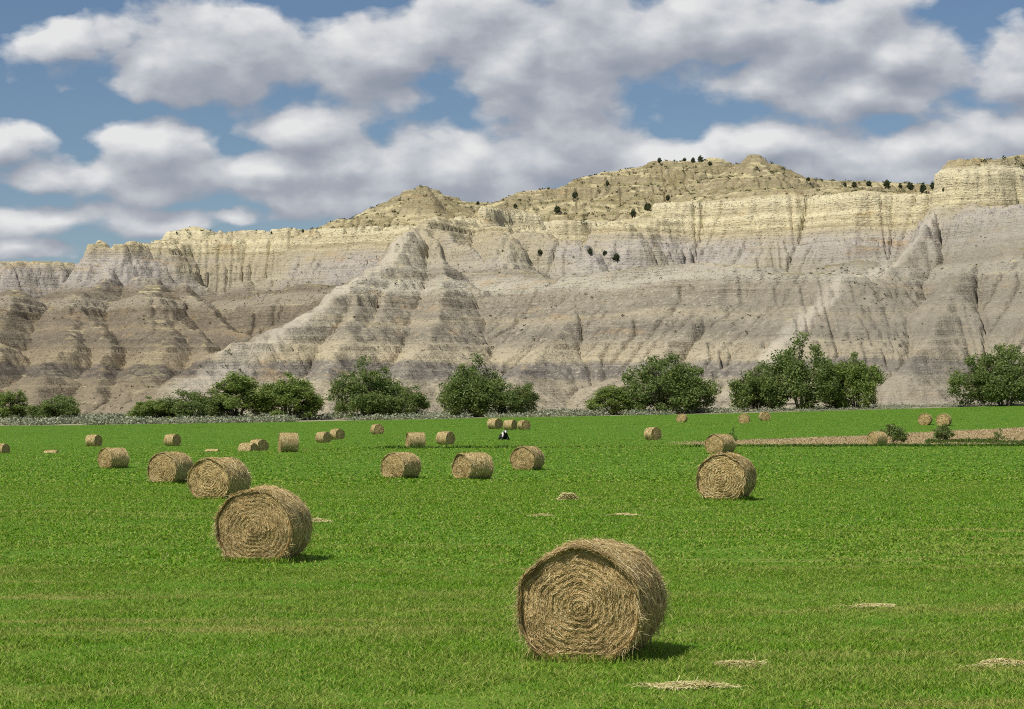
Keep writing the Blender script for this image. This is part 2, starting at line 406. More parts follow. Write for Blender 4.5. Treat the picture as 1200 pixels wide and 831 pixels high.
def mat_hills():
    t = NT('badland_beds')
    geo = t.n('NewGeometry')
    s = t.n('SeparateXYZ'); t.t.links.new(geo.outputs['Position'], s.inputs[0])
    sn = t.n('SeparateXYZ'); t.t.links.new(geo.outputs['Normal'], sn.inputs[0])
    X, Y, Z = s.outputs
    wob = t.math('MULTIPLY', t.math('SUBTRACT', t.noise(t.pos((.02, .02, .02)), 1., 4), .5), 8.)
    wob2 = t.math('MULTIPLY', t.math('SUBTRACT', t.noise(t.pos((.25, .25, .25)), 1., 4, .6), .5), 1.2)
    z = t.math('ADD', t.math('ADD', Z, wob), wob2)
    f = t.math('DIVIDE', z, 100.)
    B = [(2, (.35, .295, .20)), (6, (.36, .30, .195)), (8.6, (.31, .26, .175)), (9.4, (.175, .155, .135)), (12.4, (.19, .165, .14)), (13.4, (.46, .38, .23)),
         (17, (.40, .33, .21)), (18.5, (.29, .245, .17)), (21, (.215, .185, .14)), (23.5, (.29, .245, .175)), (25, (.36, .295, .185)), (26.2, (.245, .21, .155)), (31.5, (.30, .25, .175)),
         (33.5, (.48, .43, .325)), (36.5, (.43, .38, .29)), (38, (.26, .22, .155)), (40, (.29, .25, .19)), (43, (.39, .35, .325)), (51, (.41, .37, .345)), (53.5, (.40, .355, .285)), (55, (.50, .43, .29)),
         (56, (.36, .305, .19)), (57, (.65, .575, .38)), (58.5, (.50, .43, .275)), (60, (.68, .605, .405)), (61.5, (.53, .46, .30)), (65.5, (.68, .61, .42)), (67.5, (.33, .275, .165)), (72, (.44, .375, .23)), (75, (.28, .235, .14)), (100, (.27, .225, .135))]
    beds = t.ramp(f, [(a / 100, b) for a, b in B])
    # fine laminae
    lam = t.noise(t.pos((.03, .03, 1.5)), 1., 5, .7)
    beds = t.mix(t.rng(lam, .34, .46, .7, 0), beds, t.mix(1., beds, (.62, .58, .56), 'MULTIPLY'))
    beds = t.mix(t.rng(lam, .56, .72, 0, .55), beds, (.50, .435, .30))
    # ochre iron stains and blotches of wash
    och = t.noise(t.pos((.06, .06, .28), loc=(3, 8, 1)), 1., 5, .65)
    beds = t.mix(t.rng(och, .58, .70, 0, .6), beds, (.45, .29, .12))
    blot = t.noise(t.pos((.17, .17, .3), loc=(30, 8, 1)), 1., 8, .75)
    beds = t.mix(t.rng(blot, .50, .70, 0, .55), beds, (.25, .21, .15))
    beds = t.mix(t.rng(blot, .50, .32, 0, .5), beds, (.46, .39, .27))
    lavm = t.math('MULTIPLY', t.math('MULTIPLY', t.rng(z, 40, 43), t.rng(z, 55.5, 53)), t.rng(t.noise(t.pos((.018, .018, .03), loc=(2, 7, 3)), 1., 4, .6), .44, .56))
    lavm = t.math('MULTIPLY', lavm, t.rng(X, -121, -114))
    beds = t.mix(t.math('MULTIPLY', lavm, .85), beds, t.mix(lam, (.31, .26, .17), (.47, .41, .28)))
    # rubble speckle
    sp3 = t.noise(t.pos((.42, .42, .55), loc=(8, 4, 2)), 1., 5, .75)
    beds = t.mix(t.rng(sp3, .60, .68, 0, .75), beds, (.155, .13, .09))
    beds = t.mix(t.rng(sp3, .40, .32, 0, .5), beds, (.48, .41, .29))
    sp = t.noise(t.pos((1.3, 1.3, 1.6)), 1., 3, .7)
    beds = t.mix(t.rng(sp, .57, .64, 0, .75), beds, (.12, .10, .07))
    sp2 = t.noise(t.pos((.8, .8, 1.6), loc=(4, 4, 9)), 1., 3, .7)
    beds = t.mix(t.rng(sp2, .56, .66, 0, .6), beds, (.50, .43, .30))
    # darker, browner clays to the left
    left = t.rng(t.math('ADD', t.math('MULTIPLY_ADD', Y, -.29, X), t.math('MULTIPLY', wob, 1.)), -237, -227, 1, 0)
    left = t.math('MULTIPLY', left, t.rng(z, 40, 46, 1, .1))
    beds = t.mix(t.math('MULTIPLY', left, 1.), beds, t.mix(1., beds, (.66, .62, .60), 'MULTIPLY'))
    # greyer clays to the right, all the low beds a little dusty
    low = t.rng(z, 52, 44)
    hs = t.n('HueSaturation', i_Saturation=.84, i_Color=beds); beds = t.mix(low, beds, hs.outputs[0])
    right = t.math('MULTIPLY', t.rng(t.math('ADD', X, t.math('MULTIPLY', wob, 8.)), 35, 95), low)
    beds = t.mix(t.math('MULTIPLY', right, .5), beds, (.275, .245, .195))
    # thin grass on gentle ground
    gr = t.mix(t.noise(t.pos((.12, .12, .12)), 1., 4), (.20, .17, .09), (.29, .235, .125))
    gr = t.mix(t.rng(t.noise(t.pos((.5, .5, .5)), 1., 4, .7), .52, .64, 0, .8), gr, (.10, .11, .05))
    gr = t.mix(t.rng(t.noise(t.pos((.07, .07, .22), loc=(7, 1, 4)), 1., 5, .7), .47, .55, 0, .9), gr, (.56, .48, .29))
    gr = t.mix(t.rng(t.noise(t.pos((.05, .05, .10), loc=(1, 1, 14)), 1., 4, .6), .54, .62, 0, .6), gr, (.17, .155, .075))
    flat = t.math('ADD', sn.outputs[2], t.math('MULTIPLY', t.math('SUBTRACT', t.noise(t.pos((.2, .2, .2)), 1., 4), .5), .35))
    top = t.rng(Z, 62, 70)
    thr = t.math('SUBTRACT', .95, t.math('MULTIPLY', top, .13))
    gm = t.rng(t.math('SUBTRACT', flat, thr), -.03, .05, 0, .85)
    gm = t.math('MULTIPLY', gm, t.rng(Z, 28, 36, .55, 1))
    c = t.mix(gm, beds, gr)
    # broken blocky ledges
    wv_ = t.n('VectorMath', operation='MULTIPLY_ADD'); t.set(wv_.inputs[0], t.noise(t.pos((.4, .4, .4)), 1., 3, .6, color=True)); wv_.inputs[1].default_value = (.9, .9, .9); t.set(wv_.inputs[2], t.pos((.34, .34, 1.25)))
    vo = t.n('TexVoronoi', feature='DISTANCE_TO_EDGE'); t.t.links.new(wv_.outputs[0], vo.inputs['Vector']); vo.inputs['Scale'].default_value = 1.
    blk = t.rng(vo.outputs['Distance'], 0, .16)
    zone = t.math('MAXIMUM', t.math('MULTIPLY', t.rng(z, 53, 57), t.rng(z, 72, 66)), t.math('MULTIPLY', t.rng(z, 31, 33), t.rng(z, 39, 37)))
    zone = t.math('MULTIPLY', t.math('MULTIPLY_ADD', zone, .85, .15), t.rng(t.noise(t.pos((.09, .09, .2), loc=(1, 9, 9)), 1., 4, .65), .42, .62))
    h = t.math('ADD', t.math('MULTIPLY', sp, 1.1), t.math('ADD', t.math('MULTIPLY', lam, 1.2), t.math('MULTIPLY', sp3, .9)))
    h = t.math('MULTIPLY_ADD', t.math('MULTIPLY', blk, zone), .55, h)
    c = t.mix(1., c, (1.04, 1.06, 1.02), 'MULTIPLY')
    c = t.mix(t.math('MULTIPLY', t.rng(z, 42, 37), t.rng(X, -50, -10)), c, t.mix(1., c, (.92, .92, .95), "MULTIPLY"))
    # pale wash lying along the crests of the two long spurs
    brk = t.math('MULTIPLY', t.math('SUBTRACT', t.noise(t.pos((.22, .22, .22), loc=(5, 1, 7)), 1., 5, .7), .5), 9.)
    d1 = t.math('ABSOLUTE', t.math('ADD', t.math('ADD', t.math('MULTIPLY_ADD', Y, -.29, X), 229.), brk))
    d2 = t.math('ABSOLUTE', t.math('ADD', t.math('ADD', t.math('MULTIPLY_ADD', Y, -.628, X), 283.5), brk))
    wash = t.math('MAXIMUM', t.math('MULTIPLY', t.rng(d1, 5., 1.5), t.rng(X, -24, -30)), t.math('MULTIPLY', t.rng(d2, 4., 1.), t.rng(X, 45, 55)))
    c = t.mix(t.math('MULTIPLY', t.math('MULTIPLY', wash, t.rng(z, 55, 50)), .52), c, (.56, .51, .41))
    return t.diffuse(c, .95, h, .75, .55, spec=.05)
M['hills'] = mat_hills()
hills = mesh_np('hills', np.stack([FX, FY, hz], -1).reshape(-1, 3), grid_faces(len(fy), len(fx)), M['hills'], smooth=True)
tag(hills, 'pale banded badland hills with yellow cliff caps behind the field', 'hills', kind='structure')
def hill_z(x, y):
    i = int(np.clip(np.searchsorted(fy, y), 1, len(fy) - 1)); j = int(np.clip((x - fx[0]) / .5, 0, len(fx) - 1))
    return float(hz[i, j])
def hill_hit(px, row, ymin=500, ymax=950):
    """the point of the hills seen at this pixel"""
    for Y in np.arange(ymin, ymax, .5):
        x = wx(px, Y); z = hill_z(x, Y)
        if wz(row, Y) <= z: return x, Y, z
    best = max(np.arange(ymin, ymax, 1.), key=lambda Y: (hill_z(wx(px, Y), Y) - CZ) / Y)     # above the skyline: the crest
    return wx(px, best), best, hill_z(wx(px, best), best)
print('hills', round(time.time() - T0, 1))
# ------------------------------------------------------------------ ribbons of straw and leaves
def ribbons(c, wv):
    """c (n,k,3) centre lines, wv (n,k,3) half-width vectors -> verts, quads"""
    n, k, _ = c.shape
    v = np.stack([c - wv, c + wv], 2).reshape(-1, 3)
    b = (np.arange(n) * k * 2)[:, None] + (np.arange(k - 1) * 2)[None, :]
    return v, np.stack([b, b + 1, b + 3, b + 2], -1).reshape(-1, 4)

def leaf_quads(c, size, rng, flat=0.):
    """one small four-cornered leaf at every point"""
    n = len(c)
    a = rng.normal(size=(n, 3)); a[:, 2] *= (1 - flat); a /= np.linalg.norm(a, axis=1)[:, None]
    b = rng.normal(size=(n, 3)); b -= (b * a).sum(1)[:, None] * a; b /= np.linalg.norm(b, axis=1)[:, None]
    s = (size * rng.uniform(.6, 1.4, n))[:, None]
    a = a * s; b = b * s * .55
    v = np.stack([c - a, c + b - a * .1, c + a, c - b - a * .1], 1).reshape(-1, 3)
    return v, np.arange(n * 4).reshape(n, 4)

# ------------------------------------------------------------------ round bales
def make_bale(seed, R=.75, L=1.3, ns=4000, ne=3500, w=.005, rough=.03, over=.03, nback=500, nfly=300, sag=.88):
    rng = np.random.default_rng(seed)
    Hc = R * sag
    def surf(th, y, dr=0.):
        """point of the rolled side: th = 0 at the top, running round; y along the axis"""
        lump = rough * (fbm(2.2 * np.cos(th) + 10 + seed, 2.2 * np.sin(th) + y * 1.3, 4, seed) * 1.6 + .5 * fbm(5 * np.cos(th) + 4, 5 * np.sin(th) + y * 3, 3, seed + 5))
        crown = 1 - .035 * (2 * np.abs(y) / L) ** 4
        r = R * (crown + lump) + dr
        x = r * np.sin(th) * 1.03; z = np.maximum(Hc + r * np.cos(th), .01 + .02 * vnoise(th * 20, y * 15, seed))
        return np.stack([x, y + 0 * th, z], -1)
    root = empty('hay_bale')
    # the rolled side: packed core under wound straw
    mb = MB()
    th = np.linspace(0, 2 * math.pi, 72, endpoint=False); yy = np.linspace(-L / 2, L / 2, 15)
    TH, YY2 = np.meshgrid(th, yy)
    mb.add(surf(TH, YY2, -.018).reshape(-1, 3), grid_faces(15, 72, True)[:, ::-1])
    def side(n, w, lift, ymax):
        k = 4; t = np.linspace(-.5, .5, k)[None, :]
        th0 = rng.uniform(0, 2 * math.pi, n); y0 = rng.uniform(-1, 1, n) * (L / 2 + ymax)
        ln = rng.uniform(.12, .5, n); tilt = rng.normal(0, .45, n)
        TH = th0[:, None] + t * (ln / R)[:, None]
        Y2 = y0[:, None] + t * (ln * np.tan(np.clip(tilt, -1.2, 1.2)))[:, None]
        # straw reaches past the end only raggedly
        lim = L / 2 + ymax * (.4 + .9 * vnoise(TH * 4, Y2 * 0 + seed, seed + 3))
        Y2 = np.clip(Y2, -lim, lim)
        dr = rng.uniform(-.012, .022, n)[:, None] + lift * rng.exponential(.5, n)[:, None] * (2 * np.abs(t)) ** 2
        c = surf(TH, Y2, dr)
        nrm = np.stack([np.sin(TH), 0 * TH, np.cos(TH)], -1)
        tan = np.gradient(c, axis=1); tan /= np.linalg.norm(tan, axis=2)[..., None] + 1e-9
        wv = np.cross(tan, nrm + rng.normal(0, .35, (n, 1, 3))); wv /= np.linalg.norm(wv, axis=2)[..., None] + 1e-9
        wv *= (w * rng.uniform(.5, 1.5, n))[:, None, None] * np.array([.5, 1, 1, .4])[None, :, None]
        return ribbons(c, wv)
    v, f = side(ns, w, .02, over); mb.add(v, f)
    side_mb = mb
    # the two ends: straw laid in a coil
    for sgn, n in ((-1, ne), (1, nback)):
        mb = MB()
        rr = np.linspace(.0, 1, 16) ** .8
        TH, RR = np.meshgrid(th, rr)
        def face(TH, rad_, off):
            e = surf(TH, np.full_like(TH, sgn * L / 2), -.02)
            cx = e[..., 0] * rad_; cz = Hc + (e[..., 2] - Hc) * rad_
            coil = np.sin((rad_ * R / .085 + TH / (2 * math.pi)) * 2 * math.pi)
            dome = .05 * (1 - rad_ ** 2) - .012 + .008 * coil * (.5 + vnoise(cx * 4, cz * 4, seed + 1)) + .04 * fbm(cx * 3 + seed, cz * 3, 3, seed + 9)
            return np.stack([cx, sgn * (L / 2 + dome + off), cz], -1)
        mb.add(face(TH, RR, -.012).reshape(-1, 3), grid_faces(16, 72, True)[:, ::sgn])
        k = 4; t = np.linspace(-.5, .5, k)[None, :]
        r0 = np.sqrt(rng.uniform(.0, 1, n)); t0 = rng.uniform(0, 2 * math.pi, n); ln = rng.uniform(.06, .28, n) * (.5 + .5 * r0)
        A = t0[:, None] + t * (ln / (np.maximum(r0, .12) * R))[:, None]
        Rr = np.clip(r0[:, None] + t * (rng.normal(0, .17, n) * ln / R)[:, None] * 2 - (.02 + .05 * r0[:, None]) * (2 * t) ** 2 * .3, .02, 1.0)
        c = face(A, Rr, rng.uniform(-.01, .016, n)[:, None] + .02 * rng.exponential(.5, n)[:, None] * (2 * np.abs(t)) ** 2)
        tan = np.gradient(c, axis=1); tan /= np.linalg.norm(tan, axis=2)[..., None] + 1e-9
        wv = np.cross(tan, np.array([0, sgn, 0]) + rng.normal(0, .45, (n, 1, 3))); wv /= np.linalg.norm(wv, axis=2)[..., None] + 1e-9
        wv *= (w * rng.uniform(.5, 1.4, n))[:, None, None] * np.array([.5, 1, 1, .4])[None, :, None]
        v, f = ribbons(c, wv); mb.add(v, f)
        mb.build('end_face', M['hay_end'], root)
    # stray stems standing off the roll, most of them on top and round the rim
    if nfly:
        n = nfly
        tf = rng.normal(0, 1.0, n); yf = rng.uniform(-1, 1, n) * (L / 2 + over)
        rim = rng.random(n) < .45; yf[rim] = np.sign(yf[rim]) * (L / 2 + over * rng.uniform(.2, 1., rim.sum()))
        tf[rim] = rng.uniform(-2.4, 2.4, rim.sum())
        p = surf(tf, yf, .0)
        nr = np.stack([np.sin(tf), 0 * tf, np.cos(tf)], -1); tg = np.stack([np.cos(tf), 0 * tf, -np.sin(tf)], -1)
        d = nr * rng.uniform(.05, .55, n)[:, None] + tg * rng.normal(0, 1, n)[:, None] + np.array([0, 1, 0]) * rng.normal(0, .5, n)[:, None]
        d /= np.linalg.norm(d, axis=1)[:, None]
        ln = rng.uniform(.05, .2, n)[:, None]
        t = np.linspace(0, 1, 4)
        c = p[:, None] + d[:, None] * (ln[:, None] * t[None, :, None]); c[:, :, 2] -= (t ** 2)[None, :] * ln * .35
        c[:, :, 2] = np.maximum(c[:, :, 2], .01)
        wv = np.cross(d, rng.normal(size=(n, 3))); wv /= np.linalg.norm(wv, axis=1)[:, None]
        wv = wv[:, None] * w * .7 * np.array([1, 1, .8, .3])[None, :, None]
        v, f = ribbons(c, np.broadcast_to(wv, c.shape)); side_mb.add(v, f)
    side_mb.build('rolled_side', M['hay_side'], root)
    return root

PROTO = {
    'near': make_bale(3, .78, 1.26, 20000, 17000, .0043, .044, .085, 900, 4200, .90),
    'second': make_bale(21, .76, 1.16, 13000, 12500, .0050, .030, .04, 500, 2800, .88),
    'mid_a': make_bale(8, .75, 1.25, 4200, 3600, .010, .028, .03, 700, 800, .90),
    'mid_b': make_bale(14, .75, 1.30, 4200, 3600, .010, .038, .05, 700, 1000, .88),
    'shaggy': make_bale(29, .75, 1.30, 4200, 2600, .011, .045, .09, 700, 1300, .90),
    'far_a': make_bale(33, .75, 1.30, 900, 700, .022, .025, .03, 400, 60, .90),
    'far_b': make_bale(41, .75, 1.25, 900, 700, .022, .035, .03, 400, 90, .88),
}
used = set()
GRP = 'round hay bales left on the field'
# column of the middle, row of the base, height in rows, turn of the axis, kind, label; a number in place of the base row: hidden behind the rise, so depth
BALES = [
    (694, 769, 136, 14, 'near', 'largest and nearest hay bale, ragged straw overhanging its coiled end'),
    (309, 657, 85, 19, 'second', 'big hay bale at left, second nearest, with a pale tightly coiled end'),
    (851, 586, 55, 14, 'mid_a', 'hay bale at right showing its full coiled end, straight below a half hidden bale'),
    (257, 585, 51, 32, 'mid_b', 'hay bale just behind the big left one, with a dark hollow in its end'),
    (200, 567, 38, 36, 'mid_a', 'hay bale overlapping the left rear of the one with a dark hollow'),
    (133, 549, 24.5, 54, 'mid_b', 'squat lone hay bale at far left with a pale end and dark right side'),
    (470, 561, 32, 40, 'mid_a', 'left one of the three evenly spaced bales across the middle of the field'),
    (554, 562, 33, 52, 'shaggy', 'shaggy middle one of the three bales across the middle, trailing loose straw'),
    (618, 551, 29, 25, 'mid_b', 'smooth right one of the three bales across the middle, its end facing left'),
    (844, 532, 24, 38, 'mid_b', 'hay bale half hidden behind the large coiled one at right'),
    (487, 525, 19, 76, 'shaggy', 'bale lying broadside behind the left one of the three middle bales'),
    (522, 521, 16, -50, 'far_a', 'bale right of the broadside one, its dark end turned to the right'),
    (765, 515.5, 15, -40, 'far_b', 'lone bale right of centre with pale side and dark round end'),
    (338, 530, 23, 82, 'mid_a', 'bale lying broadside with a dark lower half, left of the middle'),
    (303, ('Z', 236, -.05), 16, -40, 'far_a', 'bale directly above the half sunken one, left of the broadside bale'),
    (291, ('Z', 226, -.55), 18, -60, 'far_b', 'half sunken bale behind the rise, touching the bale above it'),
    (379, 518.5, 13, -45, 'far_a', 'lower left bale of an overlapping pair behind the broadside bale'),
    (395, 515, 13, -40, 'far_b', 'upper right bale of an overlapping pair behind the broadside bale'),
    (442, 509, 12, -25, 'far_a', 'small lone bale near the field edge below the gap between two trees'),
    (110, 523, 14, -50, 'far_b', 'small bale standing up beyond the squat lone bale at far left'),
    (202, 522.5, 14, -48, 'far_a', 'small bale standing alone above the two overlapping left bales'),
    (2, ('Z', 262, .0), 14, -50, 'far_b', 'small bale cut by the left border of the picture'),
    (60, ('Z', 252, -.82), 16, -75, 'far_a', 'bale at far left with only its low rounded top showing'),
    (249, ('Z', 250, -.9), 16, -72, 'far_b', 'bale with only its top showing above the bale with a dark hollow'),
    (580, 502.5, 13, -48, 'far_b', 'left and largest of the row of three bales by the field edge'),
    (598, 503.5, 11.5, -55, 'far_a', 'middle bale of the row of three by the field edge, with a black end'),
    (614, 503.5, 11.5, -30, 'far_b', 'right bale of the row of three by the field edge'),
    (799, 495, 10.5, 12, 'far_a', 'tiny bale by the field edge just below the large dark round tree'),
    (872, 496, 11.5, 6, 'far_b', 'tiny bale left of its twin under the right hand tree group'),
    (896, 493, 11, -15, 'far_a', 'tiny bale farther right of its twin under the right hand tree group'),
    (1084, 498, 14, 8, 'far_a', 'left one of two bales side by side on the far right slope'),
    (1106, 499, 15, 14, 'far_b', 'right one of two bales side by side on the far right slope, above a bush'),
    (1028, 522, 17, 48, 'mid_a', 'bale on the pale stubble strip with a dark bush at its back'),
]
for px, by, hp, psi, kind, label in BALES:
    off = 0.
    if isinstance(by, tuple): _, Z, off = by
    else:
        Ze = 1.5 * F / hp
        Zc = np.linspace(Ze * .85, Ze * 1.17, 120)
        pr = HY - (ground_z(wx(px, Zc), Zc) - CZ) / Zc * F
        Z = float(Zc[np.argmin(np.abs(pr - by) + np.abs(Zc / Ze - 1) * 4)])
    s = np.clip(hp * Z / F / 1.42, .84, 1.16)
    if kind == 'near': s = hp * Z / F / 1.50
    x = wx(px, Z)
    o = PROTO[kind] if kind not in used else copy_tree(PROTO[kind])
    used.add(kind)
    o.location = (x, Z, gz(x, Z) - .02 + off); o.scale = (s * RNG.uniform(1.0, 1.05), s * RNG.uniform(.95, 1.05), s * RNG.uniform(.95, 1.01))
    # the turn is measured from the line of sight
    o.rotation_euler = (0, 0, -rad(psi) - math.atan2(x, Z))
    pass; tag(o, label, 'hay bale', GRP)

# wisps of hay the baler missed
def hay_pile(px, by, wpx, h, n, label, seed):
    rng = np.random.default_rng(seed)
    Zc = np.linspace(24, 130, 400); pr = HY - (ground_z(wx(px, Zc), Zc) - CZ) / Zc * F
    Z = float(Zc[np.argmin(np.abs(pr - by))]); x = wx(px, Z)
    rx = wpx / F * Z / 2; ry = max(rx * .42, .22); h *= .55
    n = int(n * 1.5)
    cx = np.clip(rng.normal(0, .55, n), -1.9, 1.9) * rx; cy = np.clip(rng.normal(0, .5, n), -1.4, 1.4) * ry + .5 * ry * np.sin(cx / rx * 3 + seed)
    kp = vnoise(cx * 2.2 + seed * 9, cy * 2.2, seed) + (.35 if h > .2 else 0) > .42; cx, cy = cx[kp], cy[kp]; n = len(cx); r = np.clip(np.hypot(cx / rx, cy / ry), 0, 1)
    top = h * np.clip((1 - r ** 2), .0, 1) * (.55 + .8 * vnoise(cx * 4 + seed, cy * 4, seed))
    cz = rng.uniform(.0, 1, n) ** .5 * top + .035
    d = rng.normal(size=(n, 3)) * np.array([1, .6, .05]); d /= np.linalg.norm(d, axis=1)[:, None]
    t = np.linspace(-.5, .5, 3); ln = rng.uniform(.1, .3, n)
    c = np.stack([cx, cy, cz], -1)[:, None] + d[:, None] * (ln[:, None] * t[None])[..., None]
    c[:, :, 2] -= (t ** 2)[None] * ln[:, None] * .4
    c[:, :, 2] = np.maximum(c[:, :, 2], .004)
    wv = np.cross(d, np.array([0, 0, 1.]) + rng.normal(0, .4, (n, 3))); wv /= np.linalg.norm(wv, axis=1)[:, None]
    v, f = ribbons(c, np.broadcast_to(wv[:, None] * max(.004, .00010 * Z), c.shape).copy())
    o = mesh_np('hay_clump', v, f, M['hay_wisp'])
    o.location = (x, Z, gz(x, Z))
    tag(o, label, 'loose hay', 'wisps of loose hay on the grass')
hay_pile(667, 586, 24, .60, 1100, 'rounded little heap of pale hay in the middle of the open field', 1)
hay_pile(636, 605, 26, .10, 500, 'thin flat wisp of hay left of and below the rounded heap', 2)
hay_pile(731, 604, 28, .10, 500, 'thin flat wisp of hay right of and below the rounded heap', 3)
hay_pile(371, 612, 24, .14, 600, 'wisp of hay lying just right of the big left bale', 4)
hay_pile(868, 781, 74, .09, 1500, 'long wisp of hay to the right of the nearest bale', 5)
hay_pile(806, 806, 76, .07, 1300, 'long thin wisp of hay below and right of the nearest bale', 6)
hay_pile(1172, 780, 84, .08, 1500, 'long wisp of hay at the lower right border of the picture', 7)
hay_pile(1030, 711, 64, .05, 700, 'faint narrow streak of hay in the right foreground', 8)
print('bales', round(time.time() - T0, 1))

# ------------------------------------------------------------------ trees, bushes
def mat_leaf(name, stops, tr=.45):
    t = NT(name); r = t.n('NewGeometry').outputs['Random Per Island']
    c = t.ramp(r, stops)
    big = t.noise(t.pos((.5, .5, .5)), 1., 3)
    c = t.mix(t.rng(big, .4, .65, 0, .5), c, t.mix(1., c, (1.5, 1.3, 1.), 'MULTIPLY'))
    return t.diffuse(c, .55, transl=tr, spec=.2)
M['leaf'] = mat_leaf('tree_leaf', [(0, (.10, .155, .042)), (.5, (.165, .235, .065)), (.85, (.23, .30, .10)), (1, (.33, .37, .18))])
M['leaf_light'] = mat_leaf('tree_leaf_light', [(0, (.12, .185, .04)), (.5, (.195, .28, .065)), (.85, (.27, .35, .10)), (1, (.36, .41, .19))])
M['juniper'] = mat_leaf('juniper_needles', [(0, (.04, .06, .028)), (.6, (.065, .09, .04)), (1, (.10, .125, .06))], .1)
M['sage'] = mat_leaf('sage_leaf', [(0, (.17, .20, .13)), (.5, (.27, .30, .21)), (1, (.38, .40, .29))], .15)
M['scrub'] = mat_leaf('scrub_leaf', [(0, (.055, .062, .028)), (.5, (.09, .098, .045)), (1, (.15, .145, .075))], .15)
_t = NT('bark'); M['bark'] = _t.diffuse(_t.mix(_t.noise(_t.pos((3, 3, 8)), 1., 4), (.07, .055, .042), (.17, .14, .11)), .9)

def make_tree(seed, H, Wd, leafmat, nclump=150, nleaf=90, size=.19, stems=5, low=.06, name='tree', crown='crown', trunk='trunk', gap=.36, pear=2.2, crad=.085):
    """leaning stems and limbs carrying leaf clumps spread through an uneven dome; H tall, Wd wide"""
    rng = np.random.default_rng(seed)
    root = empty(name)
    wood = MB(); paths = []
    for i in range(stems):
        a = 2 * math.pi * (i + rng.uniform(-.3, .3)) / stems
        spread = Wd * .5 * rng.uniform(.25, .75)
        tip = np.array([math.cos(a) * spread, math.sin(a) * spread * .8, H * rng.uniform(.55, .85)])
        b = np.array([math.cos(a), math.sin(a), 0]) * .045 * Wd
        mid = b + (tip - b) * .5 + np.array([-math.cos(a), -math.sin(a), .3]) * spread * .22
        t = np.linspace(0, 1, 8)[:, None]
        path = (1 - t) ** 2 * b + 2 * t * (1 - t) * mid + t ** 2 * tip + rng.normal(0, .012 * H, (8, 3)) * t
        path[0, 2] = -.15
        tube(wood, path, np.linspace(.017 * H * rng.uniform(.7, 1.2), .004 * H, 8), 6)
        paths.append(path[1:])
    allp = np.concatenate(paths)
    cl = []
    while len(cl) < nclump:
        a = rng.uniform(0, 2 * math.pi); rr = math.sqrt(rng.random())
        bulge = .80 + .34 * float(vnoise(np.array(a * 1.3 + seed), np.array(1.5), seed))
        ztop = H * (1 - .62 * rr ** pear) * (.80 + .26 * float(vnoise(np.array(a * 1.9 + seed), np.array(rr * 2.4), seed + 2)))
        f = rng.random() ** .7
        z = H * low + (ztop - H * low) * f
        belly = .72 + .28 * min(1, (z / H) / .25)
        e = np.array([math.cos(a) * rr * Wd * .47 * bulge * belly, math.sin(a) * rr * Wd * .42 * bulge * belly, z])
        if float(vnoise(np.array(e[0] * 3.6 / Wd * 2 + e[1] * .3 + seed), np.array(e[2] * 5.5 / H + e[1] * .2), seed + 7)) < gap * (1.25 - .5 * z / H): continue
        k = int(np.argmin(((allp - e) ** 2 * np.array([1, 1, 1.6])).sum(1) + 3. * (allp[:, 2] > e[2] + .1 * H)))
        p = allp[k]; m = (p + e) / 2 + rng.normal(0, .02 * H, 3) + np.array([0, 0, .03 * H])
        tube(wood, np.array([p, m, e]), [.0055 * H, .0035 * H, .0015 * H], 4)
        cl.append((e, crad * H * rng.uniform(.65, 1.35)))
    pts = []
    for e, r in cl:
        d = rng.normal(size=(nleaf, 3)); d /= np.linalg.norm(d, axis=1)[:, None]
        pts.append(e + d * (r * rng.random(nleaf) ** .6)[:, None] * np.array([1.25, 1.25, 1.1]))
    pts = np.concatenate(pts); pts[:, 2] = np.maximum(pts[:, 2], .05)
    v, f = leaf_quads(pts, size, rng)
    wood.build(trunk, M['bark'], root, smooth=True)
    mesh_np(crown, v, f, leafmat, root)
    return root

TREE = {
    'wide': make_tree(101, 10, 15, M['leaf'], 230, 125, .165, 7, .05, gap=.36),
    'round': make_tree(102, 10, 11, M['leaf'], 190, 125, .165, 6, .05, gap=.36),
    'open': make_tree(103, 10, 9.5, M['leaf'], 140, 120, .16, 5, .08, gap=.43),
    'light': make_tree(104, 10, 11, M['leaf_light'], 190, 125, .165, 6, .04, gap=.36),
    'lightopen': make_tree(105, 10, 9, M['leaf_light'], 130, 120, .16, 5, .06, gap=.43),
}
tused = set()
